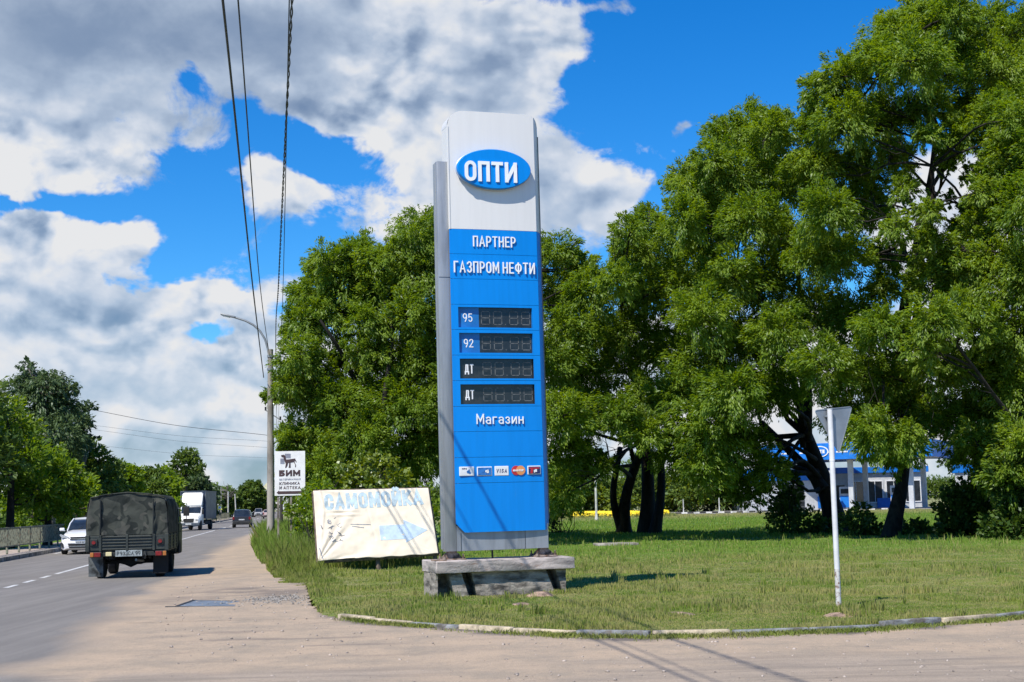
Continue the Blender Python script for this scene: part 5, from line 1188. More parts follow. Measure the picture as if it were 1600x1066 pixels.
mb = MB(); mb.box((0, 0, c_.z), (.62, .03, .62)); mb.build('board', YW, e_); mb = MB(); mb.box((0, -.02, c_.z), (.38, .02, .38)); mb.build('picture', PLW, e_); mb = MB(); mb.prism([(-.12, c_.z-.12), (.12, c_.z-.12), (0, c_.z+.14)], -.045, -.032); mb.build('triangle', PLB, e_); mb = MB(); mb.cyl((0, .04, 0), (0, .04, c_.z+.3), .04, n=6); mb.build('post', PGR, e_)
yd = P(421.5, 760, 85); e_ = empty('yellow_sign', (yd.x, 85, 0), 0, 'pale yellow diamond road sign peeping out left of the lamp post', 'road sign'); mb = MB(); mb.box((0, 0, yd.z), (.55, .03, .55), Matrix.Rotation(math.pi/4, 3, 'Y')); mb.build('board', mat('sign_pale_yellow', (.70, .68, .45), .5), e_); mb = MB(); mb.cyl((.05, .04, 0), (.05, .04, yd.z+.3), .035, n=6); mb.build('post', PGR, e_)
pole(439.5, 742, 75, mat('dark_pole', (.05, .045, .04), .9), 'dark wooden stake standing behind the clinic signboard', r_=.10)
pole(470.5, 700, 80, PGR, 'thin grey stake behind the right edge of the clinic signboard', r_=.06)
# ================================================================== filling station behind the trees
STB = mat('station_blue', (.01, .17, .60), .4, var=.08); STW = mat('station_white', (.50, .52, .54), .5, var=.06, dirt=((.45, .45, .44), 1, .55, .4)); STG = mat('station_grey', (.22, .23, .24), .6, var=.1); STD = mat('dark_opening', (.02, .022, .025), .3, var=.3)
D0 = 122.0; GZ = float(gz(30, D0)); ppm = FPX/D0
def sx_(px): return P(px, 780, D0).x
def sz_(py, px=1350): return P(px, py, D0).z
ROT = R(-28)
CX, CYc = sx_(1432), 117.0                      # nearest corner of the canopy roof
CN = empty('fuel_canopy', (CX, CYc, GZ), ROT, 'blue edged fuel station canopy on pale columns behind the trees', 'canopy')
zt_, zb_ = sz_(690, 1430)-GZ, sz_(716, 1430)-GZ
wl, wr_ = 14.6, 9.0                             # along local -x and local +y
mb = MB(); mb.box((-wl/2, wr_/2, (zt_+zb_)/2+.02), (wl-.1, wr_-.1, zt_-zb_-.12)); mb.build('roof', STW, CN)
def fas(c, d, nm='fascia'): mb = MB(); mb.box(c, d, None, .02); return mb.build(nm, STB, CN)
f1 = fas((-wl/2, -.06, (zt_+zb_)/2), (wl, .12, zt_-zb_)); f2 = fas((.06, wr_/2-.06, (zt_+zb_)/2), (.12, wr_+.12, zt_-zb_)); fas((-wl-.06, wr_/2, (zt_+zb_)/2), (.12, wr_, zt_-zb_)); fas((-wl/2, wr_+.06, (zt_+zb_)/2), (wl, .12, zt_-zb_))
for x in np.arange(-wl+.8, -.6, 1.6):
    mb = MB(); mb.box((x, -.13, zb_+(zt_-zb_)*.45), (1.0, .02, .12)); mb.build('light_strip', PLW, CN)
for y in np.arange(.8, wr_-.6, 1.6): mb = MB(); mb.box((.13, y, zb_+(zt_-zb_)*.45), (.02, 1.0, .12)); mb.build('light_strip', PLW, CN)
ovx = -9.3; lg = empty('logo', (ovx, -.14, (zt_+zb_)/2)); lg.parent = CN
mb = MB(); mb.prism([(.75*math.cos(a), .48*math.sin(a)) for a in np.linspace(0, 2*math.pi, 25)[:-1]], -.05, 0); mb.build('oval', PLW, lg); mb = MB(); mb.prism([(.66*math.cos(a), .40*math.sin(a)) for a in np.linspace(0, 2*math.pi, 25)[:-1]], -.06, -.051); mb.build('oval_face', STB, lg); mb = MB(); text(mb, 'ОПТИ', -.42, -.16, .84, .32, .08, -.075, .01); mb.build('lettering', PLW, lg)
for x in (-wl+2, -wl/2, -2.2):
    for y in (2.0, wr_-2.0): mb = MB(); mb.box((x, y, zb_/2), (.42, .42, zb_), None, .03); mb.build('column', STW, CN)
for x in np.arange(-wl+1.5, 0, 2.9):
    for y in (2.2, 6.5): mb = MB(); mb.box((x, y, zb_-.03), (.6, .6, .06)); mb.build('lamp', PLW, CN)
# pumps on islands: white housing, blue front panel, display, hose
CNM = Matrix.Translation(CN.location) @ Matrix.Rotation(ROT, 4, 'Z')
pump0 = empty('fuel_pump', (0, 0, GZ), ROT, '', 'fuel pump', 'fuel pumps under the canopy')
mb = MB(); mb.box((0, 0, .95), (1.0, .55, 1.9), None, .04); mb.build('housing', STW, pump0); mb = MB(); mb.box((0, -.30, .60), (.86, .04, 1.0), None, .01); mb.build('front_panel', STB, pump0); mb = MB(); mb.box((0, -.30, 1.5), (.7, .04, .4), None, .01); mb.build('display', STD, pump0)
mb = MB(); mb.tube([(.52, 0, 1.7), (.75, -.05, 1.2), (.7, -.1, .5), (.55, -.1, 1.1)], .03, 6); mb.build('hose', BLK, pump0)
plabs = ['leftmost fuel pump under the canopy, seen between the tree trunks', 'middle fuel pump under the canopy, just left of the straight trunk', 'rightmost fuel pump under the canopy, right of the straight trunk']
for i, x in enumerate((-12.2, -7.6, -3.2)):
    o_ = pump0 if i == 0 else copy_tree(pump0); q_ = CNM @ Vector((x, 2.0+1.4*0, 0)); o_.location = (q_.x, q_.y+.9, GZ+.12); o_['label'] = plabs[i]
# shop building behind
SH = empty('station_shop', (sx_(1345), 131, GZ), R(4), 'white filling station shop with glazed front and blue roof band behind the canopy', 'building')
mb = MB(); mb.box((0, 3, 1.65), (17, 6, 3.3), None, .02); mb.build('wall', STW, SH)
mb = MB(); mb.box((0, 2.9, 3.55), (17.4, 6.4, .55), None, .03); mb.build('roof', STB, SH)
for k, x in enumerate(np.arange(-7.2, 7.6, 1.8)):
    if k in (3, 4):
        d_ = empty('door', (x, -.02, 1.1)); d_.parent = SH; mb = MB(); mb.box((0, 0, 0), (1.5, .08, 2.2)); mb.build('pane', STD, d_); mb = MB(); mb.box((.5, -.07, 0), (.05, .05, .6)); mb.build('handle', PLW, d_)
    else:
        d_ = empty('window', (x, -.02, 1.55)); d_.parent = SH; mb = MB(); mb.box((0, 0, 0), (1.4, .06, 1.9)); mb.build('pane', GLS if k % 2 else STD, d_)
        mb = MB()
        for c, s_ in (((0, -.02, .98), (1.5, .08, .08)), ((0, -.02, -.98), (1.5, .08, .08)), ((-.72, -.02, 0), (.08, .08, 1.9)), ((.72, -.02, 0), (.08, .08, 1.9)), ((0, -.02, 0), (.05, .08, 1.9))): mb.box(c, s_)
        mb.build('frame', PLW, d_)
for x in (-5.4, -2.0, 4.4): mb = MB(); mb.box((x, -.09, .5), (1.3, .05, .9)); mb.build('poster', STB, SH)
# car wash block on the left, kiosk block on the right
CW = empty('wash_building', (sx_(1252), 124, GZ), R(12), 'low white car wash block with blue roof edge at the left end of the station', 'building')
wz = sz_(738, 1250)-GZ; mb = MB(); mb.box((0, 3, (wz-.7)/2), (5.2, 6, wz-.7), None, .02); mb.build('wall', STW, CW); mb = MB(); mb.box((0, 2.95, wz-.35), (5.5, 6.3, .7), None, .04); mb.build('roof', STB, CW)
g1 = empty('gate', (-.4, -.03, 1.15)); g1.parent = CW; mb = MB(); mb.box((0, 0, 0), (2.2, .06, 2.3)); mb.build('opening', STD, g1)
mb = MB()
for z in (-.8, -.3, .2, .7): mb.box((0, -.04, z), (2.2, .03, .03))
mb.build('slat', STG, g1); mb = MB(); mb.box((2.2, -.06, .7), (.5, .05, 1.0)); mb.build('poster', STB, CW)
p2 = P(1297, 780, 121); WC2 = empty('white_pillar', (p2.x, 121, GZ), R(10), 'tall white panel pillar right of the car wash block', 'pillar'); mb = MB(); mb.box((0, 0, 1.7), (.9, .5, 3.4), None, .03); mb.build('panel', STW, WC2); mb = MB(); mb.box((0, -.27, .6), (.7, .03, .8)); mb.build('poster', STB, WC2)
KS = empty('station_kiosk', (sx_(1527), 118, GZ), R(20), 'white kiosk with bright blue roof band at the right end of the station', 'kiosk')
kz = P(1527, 725, 118).z-GZ; mb = MB(); mb.box((0, 1.5, (kz-.7)/2), (2.8, 3, kz-.7), None, .02); mb.build('wall', STW, KS); mb = MB(); mb.box((0, 1.5, kz-.35), (3.1, 3.3, .7), None, .04); mb.build('roof', STB, KS); mb = MB(); mb.box((.8, -.05, 1.5), (.8, .1, 1.0)); mb.build('sign_box', STB, KS); mb = MB(); mb.box((-.6, -.03, 1.1), (.9, .06, 1.9)); mb.build('door', STD, KS)
# forecourt slab, service drive, striped kerb, flower bed, little posts
FRC = mat('forecourt', (.30, .28, .26), .9, var=.15, vscale=1)
gridmesh('forecourt', np.linspace(13, 75, 40), np.linspace(114, 135, 20), lambda x, y: gz(x, y)+.03, FRC)
gridmesh('service_road', np.linspace(2, 24, 40), np.linspace(113.5, 117.5, 4), lambda x, y: gz(x, y)+.028, FRC, warp=lambda x, y: (x, y+(13-x)*.15))
mb = MB()
for k in range(44):
    x = 9+.5*k; y = 118+(13-x)*.15; mb.box((x, y, float(gz(x, y))+.07), (.49, .15, .16), None, 0, k % 2)
tag(mb.build('striped_kerb', [mat('kerb_paint_white', (.65, .64, .6), .8, var=.2), mat('kerb_paint_black', (.03, .03, .03), .8)]), kind='structure')
def mini(px, ytop, ybot, d, m_, lab, r_=.06):
    b_ = P(px, ybot, d); t_ = P(px, ytop, d); e_ = empty('lamp_column', (b_.x, d, float(gz(b_.x, d))), 0, lab, 'post', 'thin posts along the service road'); mb = MB(); h_ = t_.z-float(gz(b_.x, d)); mb.cyl((0, 0, 0), (0, 0, h_), r_, n=8); mb.build('post', m_, e_); mb = MB(); mb.cyl((0, 0, 0), (0, 0, .4), r_*1.8, r_*1.1, 8); mb.build('base', PWT, e_)
mini(932, 745, 806, 100, PWT, 'tallest pale post, standing at the left end of the yellow flowers', .08)
mini(1033, 768, 797, 112, PGR, 'thin grey post just right of the dark trunks', .06)
mini(1068, 780, 797, 118, PWT, 'short thin post amid the low bushes near the drive', .04); mini(1124, 778, 794, 118, PWT, 'pale short post by the striped kerb, furthest right', .05)
n = 9000; fx = RNG.uniform(4.0, 11.6, n); fyy = RNG.uniform(106.5, 111, n); k_ = fbm(fx, fyy, 1.2, 70) > .36; fx, fyy = fx[k_], fyy[k_]; n = len(fx)
YF = leafmat('yellow_flower', (.75, .55, .02), (.85, .72, .06), .15, .02)
s_ = RNG.uniform(.07, .14, n); a = RNG.uniform(0, 6.28, n); zc_ = gz(fx, fyy)+RNG.uniform(.1, .42, n)
V_ = np.stack([np.stack([fx+s_*np.cos(a+k*np.pi/2), fyy+s_*np.sin(a+k*np.pi/2)*.7, zc_+s_*np.sin(a+k*np.pi/2)*.7], 1) for k in range(4)], 1).reshape(-1, 3); F_ = np.arange(n*4).reshape(-1, 4)
tag(npmesh('flower_bed', V_, F_, YF, RNG.random(n)), 'bright yellow flower bed beyond the dark tree trunks', None, None, 'stuff')
x = RNG.uniform(3.5, 12, 9000); y = RNG.uniform(106, 111.5, 9000); blades('flower_stems', x, y, gz(x, y), RNG.uniform(.15, .35, 9000), np.full(9000, .03), np.zeros(9000), .4, 'green stems and leaves under the yellow flowers')
# ================================================================== trees and shrubs
BARK = mat('bark_dark', (.022, .018, .014), .95, var=.4, vscale=6, bump=.4, bscale=10, streak=(1, 1, .25)); BARKG = mat('bark_grey', (.12, .11, .095), .95, var=.35, vscale=6)
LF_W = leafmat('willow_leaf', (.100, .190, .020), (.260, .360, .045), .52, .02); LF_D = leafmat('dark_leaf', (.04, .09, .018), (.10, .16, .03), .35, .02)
LF_B = leafmat('birch_leaf', (.060, .105, .045), (.12, .175, .065), .35, .03); LF_Y = leafmat('maple_leaf', (.13, .19, .014), (.26, .32, .03), .4); LF_F = leafmat('far_leaf', (.080, .14, .032), (.16, .23, .045), .4, .02)
def leafcards(c, out, ln, wd, droop, r_):
    """c: centres (n,3), out: outward dirs; rhombic leaves hanging along drooping axes"""
    n = len(c); rnd = r_.normal(0, 1, (n, 3)); rnd /= np.linalg.norm(rnd, axis=1)[:, None]
    out, tang = out; ax = rnd*.55+out*.25+tang*.9+np.array([0, 0, -droop*.35]); ax /= np.linalg.norm(ax, axis=1)[:, None]
    nm = out*.75+np.array([0, 0, .45])+r_.normal(0, .45, (n, 3)); sd_ = np.cross(ax, nm); sd_ /= (np.linalg.norm(sd_, axis=1)[:, None]+1e-9)
    L_ = ln*r_.uniform(.65, 1.25, n)[:, None]; W2 = wd*r_.uniform(.7, 1.2, n)[:, None]
    bend = np.cross(sd_, ax)*L_*.12
    V_ = np.stack([c-ax*L_/2, c-sd_*W2/2+bend, c+ax*L_/2-bend*.5, c+sd_*W2/2+bend], 1)
    return V_.reshape(-1, 3)
def crown(lobes, dens, ln, wd, droop, r_, floor=None, cl_r=.34, sheet=1.0):
    """foliage as sprays: curved drooping shoots that leave the lobe outward, each clothed in leaves"""
    C_, O_, T_, A_ = [], [], [], []; tips = []
    for (lx, ly, lz, R_) in lobes:
        K = max(12, int(85*sheet*R_**1.2)); d = r_.normal(0, 1, (K, 3)); d /= np.linalg.norm(d, axis=1)[:, None]
        keep = (d[:, 2] > -.45) | (r_.random(K) < .4); d = d[keep]; K = len(d)
        st = np.array([lx, ly, lz])+d*(R_*r_.uniform(.25, .88, K)[:, None])*np.array([1, 1, .95])
        hd = d+r_.normal(0, .38, (K, 3))+np.array([0, 0, .22]); hd /= np.linalg.norm(hd, axis=1)[:, None]
        ls = R_*cl_r*r_.uniform(.55, 1.75, K); M = max(4, dens*R_*R_/K)
        cnt = np.maximum(3, (M*(ls/(R_*cl_r))**1.3*r_.uniform(.5, 1.5, K)*.8).astype(int)); ti = np.repeat(np.arange(K), cnt); n = len(ti)
        t = r_.random(n)**.75; L_ = ls[ti]
        g = r_.normal(0, 1, (n, 3))*(L_*(.24*(1-t)+.10))[:, None]
        p = st[ti]+hd[ti]*(t*L_)[:, None]+g; p[:, 2] -= droop*.42*L_*t*t
        tang = hd[ti].copy(); tang[:, 2] -= droop*.9*t; tang /= np.linalg.norm(tang, axis=1)[:, None]
        o = g/(np.linalg.norm(g, axis=1)[:, None]+1e-6)*.45+d[ti]*.6+np.array([0, 0, .25]); o /= np.linalg.norm(o, axis=1)[:, None]
        tone = np.clip(.48+.15*r_.normal(0, 1, K)[ti]+.22*r_.normal(0, 1, n)+.12*r_.normal(), 0, 1)
        C_.append(p); O_.append(o); T_.append(tone); A_.append(tang); tips.append((np.array([lx, ly, lz]), st+hd*ls[:, None]*.6, ls))
    c = np.concatenate(C_); o = np.concatenate(O_); t = np.concatenate(T_); a = np.concatenate(A_)
    if floor is not None: k = c[:, 2] > floor; c, o, t, a = c[k], o[k], t[k], a[k]
    return c, (o, a), t, tips
def limb(mb, p0, p1, r0, r1, r_, sag=.0, wob=.15, n=7, sides=6):
    p0, p1 = Vector(p0), Vector(p1); L_ = (p1-p0).length; pts = []; rs = []
    w1, w2 = Vector(r_.normal(0, 1, 3)), Vector(r_.normal(0, 1, 3))
    for i in range(n):
        t = i/(n-1); p = p0.lerp(p1, t)+(w1*math.sin(math.pi*t)+w2*math.sin(2*math.pi*t)*.5)*L_*wob*.25+Vector((0, 0, L_*sag*math.sin(math.pi*t))); pts.append(p); rs.append(r0+(r1-r0)*t**.8)
    mb.tube(pts, rs, sides); return pts
def tree(name, label, cat, base, forks, lobes, lf, dens=1500, ln=.175, wd=.054, droop=.75, seed=1, group=None, floor=.5, twigs=True, bark=None, cl_r=.36, trunk_r=.3, kind=None, sheet=1.0, extra_limbs=()):
    """base: (x, y, z) list of trunk feet with their fork points; lobes: world (x, y, z, R)"""
    r_ = np.random.default_rng(seed); e_ = empty(name, base, 0, label, cat, group); B = np.array(base)
    c, o, t, tips = crown(lobes, dens, ln, wd, droop, r_, floor, cl_r, sheet); V_ = leafcards(c, o, ln, wd, droop, r_)-B
    npmesh('crown', V_, np.arange(len(V_)).reshape(-1, 4), lf, t, e_)
    mb = MB(); fk = []
    for foot, fork, fr in forks:
        foot, fork = Vector(foot)-Vector(base), Vector(fork)-Vector(base)
        n = 9; pts = []; rs = []; w1 = Vector(r_.normal(0, 1, 3)); w1.z = 0
        for i in range(n): q_ = i/(n-1); pts.append(foot.lerp(fork, q_)+w1*math.sin(math.pi*q_*1.3)*.10*(fork-foot).length*.25+Vector((0, 0, -.15 if i == 0 else 0))); rs.append(fr*(1+.5*(1-q_)**6)*(1-.35*q_))
        mb.tube(pts, rs, 10); fk.append((pts, rs))
    trunk = mb.build('trunk', bark or BARK, e_, smooth=60)
    mb = MB(); joints = []
    for (lc, cc, cs), (lx, ly, lz, R_) in zip(tips, lobes):
        tgt = Vector(lc-B); best = None
        for pts, rs in fk:
            for i in range(len(pts)//2, len(pts)):
                if pts[i].z < tgt.z-.1: 
                    dd = (pts[i]-tgt).length*(1 if i < len(pts)-1 else .8)
                    if best is None or dd < best[0]: best = (dd, pts[i], rs[i])
        for pts in joints:
            for i in range(2, len(pts)-1):
                if pts[i].z < tgt.z-.2:
                    dd = (pts[i]-tgt).length*.9
                    if best is None or dd < best[0]: best = (dd, pts[i], .10)
        if best is None: best = (0, fk[0][0][-1], fk[0][1][-1])
        dist = (best[1]-tgt).length; r0 = min(best[2]*.5, .03+.014*dist)
        jp = limb(mb, best[1], tgt, r0, .03, r_, sag=.04, wob=.22); joints.append(jp)
        if twigs:
            for q_ in r_.permutation(len(cc))[:int(3+R_*3)]:
                s_ = jp[int(r_.integers(3, len(jp)))]; limb(mb, s_, Vector(cc[q_]-B), .020, .006, r_, sag=.06, wob=.4, n=5, sides=4)
    for a, b, ra, rb in extra_limbs: limb(mb, Vector(a)-Vector(base), Vector(b)-Vector(base), ra, rb, r_, .05, .3, 8, 8)
    if mb.v: mb.build('branches', bark or BARK, e_, smooth=60)
    return e_
def LB(lst, d, seed=0, deep=1.0, back_=True, jit=1.4):
    """lobe list in photo measurements at depth d -> world lobes with their own depths"""
    r_ = np.random.default_rng(seed); out = []
    for l in lst:
        px, py, rr = l[:3]; dd = d+(l[3] if len(l) > 3 else r_.uniform(-jit, jit)); p = P(px, py, dd); R_ = rr*dd/FPX*1.05; out.append((p.x, p.y, p.z, R_))
        if back_: q_ = P(px+r_.uniform(-15, 15), py+r_.uniform(-12, 20), dd+R_*1.3*deep+r_.uniform(.3, 1.6)); out.append((q_.x, q_.y, q_.z, R_*r_.uniform(.8, 1.0)))
    return out
def foot(px, py): g_ = G(px, py, .12); return (g_.x, g_.y, float(gz(g_.x, g_.y)))
def fork(px, py, d): p = P(px, py, d); return (p.x, p.y, p.z)
DN = 4000
# A: the round willow left of the pylon
A = [(648, 372, 44), (600, 405, 38), (560, 400, 36), (512, 415, 34), (540, 440, 44), (600, 455, 48), (655, 430, 48), (488, 460, 36), (505, 490, 40), (472, 508, 32), (560, 480, 30), (575, 505, 34), (560, 550, 36), (590, 560, 34),
     (640, 495, 45), (468, 560, 38), (490, 600, 48), (452, 605, 28), (428, 622, 16), (660, 560, 48), (600, 620, 50), (540, 640, 50), (640, 640, 55), (570, 690, 50), (500, 680, 50), (462, 690, 32), (446, 700, 18), (456, 750, 26),
     (510, 745, 45), (650, 710, 50), (600, 745, 45), (700, 400, 45), (700, 500, 50), (710, 600, 50), (690, 690, 50)]
tree('willow_tree', 'broad rounded willow rising behind the car wash banner, left of the pylon', 'tree', foot(655, 832), [(foot(655, 832), fork(585, 690, 61), .38), (foot(655, 832), fork(650, 640, 62), .28)], LB(A, 60, 1), LF_W, DN, seed=1, trunk_r=.3,
     group='big willows beside the road', extra_limbs=[(fork(590, 690, 60.5), fork(500, 500, 58.8), .17, .05), (fork(585, 690, 60.5), fork(470, 580, 58.6), .12, .04), (fork(610, 690, 60), fork(600, 470, 59), .14, .05)])
# B: behind and right of the pylon
B_ = [(760, 380, 50), (800, 420, 50), (870, 398, 34), (905, 420, 36), (925, 455, 40), (880, 460, 45), (780, 500, 60), (900, 520, 50), (940, 520, 36), (860, 570, 50), (915, 590, 48), (790, 600, 60), (880, 650, 50), (935, 650, 40),
      (890, 715, 44), (930, 730, 26), (800, 700, 60), (885, 770, 30), (840, 760, 40)]
tree('willow_tree', 'willow just right of the pylon whose dark trunk leans right to left', 'tree', foot(975, 833), [(foot(975, 833), fork(1000, 690, 66.5), .30), (foot(975, 833), fork(960, 700, 67), .2)], LB(B_, 57.5, 2, jit=4.5), LF_W, DN*.9, seed=2, group='big willows beside the road',
     extra_limbs=[(fork(998, 700, 66), fork(930, 560, 65.5), .15, .05), (fork(990, 720, 66), fork(880, 600, 66), .12, .04)])
# C: the low willow between
C_ = [(985, 362, 30), (1015, 350, 34), (985, 400, 38), (1030, 400, 40), (965, 440, 34), (1010, 460, 42), (1060, 450, 40), (985, 520, 40), (1040, 540, 45), (975, 580, 36), (1010, 620, 42), (1060, 620, 45), (965, 650, 34), (1010, 680, 36), (1060, 700, 42)]
tree('willow_tree', 'lower willow on twin upright dark trunks in the middle of the row', 'tree', foot(1012, 833), [(foot(1010, 833), fork(1006, 640, 67), .36), (foot(1022, 834), fork(1036, 690, 67.5), .24)], LB(C_, 57.5, 3, jit=4.5), LF_W, DN*.9, seed=3, group='big willows beside the road')
# D: the dome right of the centre
D_ = [(1175, 200, 42), (1205, 205, 36), (1140, 215, 38), (1110, 255, 36), (1070, 285, 34), (1095, 300, 40), (1150, 275, 50), (1205, 265, 50), (1245, 300, 44), (1070, 345, 40), (1120, 350, 44), (1175, 345, 50), (1230, 370, 50), (1090, 420, 46), (1140, 430, 50), (1200, 440, 50),
      (1100, 500, 50), (1160, 530, 50), (1220, 520, 48), (1095, 580, 50), (1150, 610, 52), (1210, 600, 50), (1110, 660, 50), (1165, 700, 46), (1100, 725, 40), (1205, 735, 32), (1140, 750, 28), (1185, 765, 20)]
tree('willow_tree', 'domed willow with a thick dark trunk leaning left, right of the middle', 'tree', foot(1308, 832), [(foot(1308, 832), fork(1262, 680, 62.5), .46), (fork(1285, 760, 62), fork(1190, 660, 63.5), .22)], LB(D_, 55.5, 4, jit=4.2), LF_W, DN, seed=4, group='big willows beside the road',
     extra_limbs=[(fork(1262, 690, 62), fork(1150, 420, 63), .22, .06), (fork(1262, 690, 62), fork(1220, 330, 63), .24, .06), (fork(1255, 700, 62), fork(1100, 600, 63), .14, .05), (fork(1262, 690, 62), fork(1330, 470, 62.5), .2, .06)])
# E: the tallest one
E_ = [(1480, 235, 24), (1525, 340, 22), (1405, 55, 44), (1440, 30, 44), (1490, 25, 44), (1545, 35, 44), (1590, 50, 40), (1370, 100, 46), (1315, 120, 36), (1285, 150, 34), (1430, 95, 50), (1490, 100, 55), (1560, 110, 55), (1270, 200, 36), (1320, 190, 50), (1380, 185, 48), (1270, 260, 42), (1330, 265, 48), (1390, 240, 32),
      (1290, 330, 46), (1345, 330, 44), (1270, 400, 44), (1320, 410, 48), (1375, 400, 26), (1270, 480, 48), (1330, 500, 48), (1380, 520, 44), (1290, 570, 50), (1350, 590, 50), (1400, 610, 44), (1320, 650, 44), (1370, 680, 44), (1415, 690, 36), (1440, 640, 38), (1395, 722, 24), (1600, 120, 50), (1600, 190, 46), (1565, 235, 34), (1500, 215, 34), (1450, 215, 26), (1535, 300, 26), (1455, 330, 22), (1480, 255, 16), (1515, 265, 14), (1480, 310, 14), (1510, 330, 18), (1415, 300, 26), (1400, 360, 30), (1390, 450, 34), (1560, 180, 44), (1450, 165, 34), (1520, 170, 36)]
tree('willow_tree', 'tallest willow, on a single straight trunk, its top reaching the upper edge', 'tree', foot(1390, 838), [(foot(1390, 838), fork(1412, 560, 59.5), .26), (fork(1400, 640, 59.6), fork(1450, 300, 60), .24)], LB(E_, 52.5, 5, jit=4), LF_W, DN, seed=5, group='big willows beside the road',
     extra_limbs=[(fork(1412, 560, 59.5), fork(1500, 230, 60), .20, .06), (fork(1412, 560, 59.5), fork(1360, 260, 60), .2, .05), (fork(1440, 400, 59.8), fork(1530, 210, 60), .12, .04), (fork(1430, 470, 59.6), fork(1340, 380, 59.6), .1, .04), (fork(1450, 300, 60), fork(1440, 150, 60.4), .14, .05)])
# F: at the right edge, nearest
F_ = [(1590, 255, 44), (1555, 275, 34), (1620, 320, 60), (1570, 345, 44), (1520, 370, 36), (1460, 380, 30), (1490, 415, 44), (1550, 420, 50), (1610, 430, 55), (1450, 440, 34), (1460, 500, 44), (1520, 500, 50), (1590, 520, 55), (1470, 570, 46), (1535, 590, 50), (1600, 610, 55), (1480, 650, 42), (1545, 670, 46),
      (1610, 700, 50), (1575, 745, 36), (1550, 560, 40), (1500, 440, 40), (1560, 720, 30), (1525, 690, 34), (1550, 745, 30), (1610, 770, 40), (1440, 545, 30), (1680, 250, 80), (1690, 420, 90), (1690, 600, 90), (1760, 330, 90), (1770, 520, 90), (1640, 180, 55)]
tree('willow_tree', 'nearest willow at the right edge, light green, hanging low over the bushes', 'tree', foot(1650, 850), [(foot(1650, 850), fork(1600, 560, 55.5), .30), (fork(1610, 640, 55.5), fork(1650, 400, 56), .25)], LB(F_, 49.5, 6, jit=3), LF_W, DN, seed=6, group='big willows beside the road',
     extra_limbs=[(fork(1580, 600, 55), fork(1500, 480, 55), .14, .05), (fork(1580, 560, 55.5), fork(1560, 330, 56), .2, .06)])

# ---- shrubs under and behind the trees
def shrub(label, lst, d, lf, seed, dens=900, ln=.20, wd=.13, name='shrub', group='bushes under the willows', droop=.1, floor=.15, jit=.6):
    p = P(lst[0][0], 800, d); b = (p.x, p.y, float(gz(p.x, p.y))); lo = LB(lst, d, seed, .7, jit=jit); r_ = np.random.default_rng(seed)
    e_ = empty(name, b, 0, label, 'shrub', group); c, o, t, tips = crown(lo, dens, ln, wd, droop, r_, b[2]+.02, .4, 1.3); V_ = leafcards(c, o, ln, wd, droop, r_)-np.array(b)
    npmesh('foliage', V_, np.arange(len(V_)).reshape(-1, 4), lf, t, e_); mb = MB()
    for lx, ly, lz, R_ in lo:
        for k in range(3): limb(mb, (r_.uniform(-.3, .3), r_.uniform(-.3, .3), -.1), Vector((lx, ly, lz))-Vector(b)+Vector(r_.uniform(-1, 1, 3))*R_*.8, .022, .006, r_, wob=.3, n=5, sides=4)
    mb.build('stem', BARK, e_); return e_
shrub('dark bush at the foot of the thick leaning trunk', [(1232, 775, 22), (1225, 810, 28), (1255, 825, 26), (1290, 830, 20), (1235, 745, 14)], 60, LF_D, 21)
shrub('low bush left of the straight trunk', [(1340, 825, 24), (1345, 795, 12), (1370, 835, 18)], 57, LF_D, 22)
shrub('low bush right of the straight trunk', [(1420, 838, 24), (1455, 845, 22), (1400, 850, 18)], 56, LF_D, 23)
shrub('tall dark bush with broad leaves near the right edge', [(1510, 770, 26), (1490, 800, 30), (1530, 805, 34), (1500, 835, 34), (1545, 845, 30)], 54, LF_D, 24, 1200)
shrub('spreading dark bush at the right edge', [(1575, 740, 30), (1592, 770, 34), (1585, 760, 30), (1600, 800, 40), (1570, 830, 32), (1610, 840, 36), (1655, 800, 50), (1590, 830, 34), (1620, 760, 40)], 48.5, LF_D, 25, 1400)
shrub('yellow green maple saplings behind the banner', [(545, 745, 16), (565, 735, 18), (590, 725, 16), (612, 722, 13), (620, 745, 18), (580, 755, 20), (545, 765, 14), (600, 765, 20)], 46, LF_Y, 26, 1100, .16, .13, group='bushes behind the banner')
shrub('fresh green bush behind the left half of the banner', [(500, 765, 18), (520, 790, 24), (490, 800, 22), (540, 800, 24), (480, 775, 12)], 44, LF_W, 27, 1200, .14, .08, group='bushes behind the banner')
shrub('bright green bush behind the right half of the banner', [(630, 790, 24), (660, 780, 22), (600, 800, 26), (680, 800, 22), (570, 800, 22), (650, 820, 26)], 45, LF_W, 28, 1200, .14, .08, group='bushes behind the banner')
shrub('slim bushes between the clinic signboard and the banner', [(470, 790, 18), (455, 800, 14), (482, 815, 20), (468, 830, 16)], 50, LF_W, 29, 1100, .15, .09, group='bushes behind the banner')
shrub('dark green hedge mass right below the pylon willow', [(880, 750, 24), (870, 785, 24), (845, 790, 30), (820, 790, 30)], 72, LF_D, 30, 900, .22, .12)
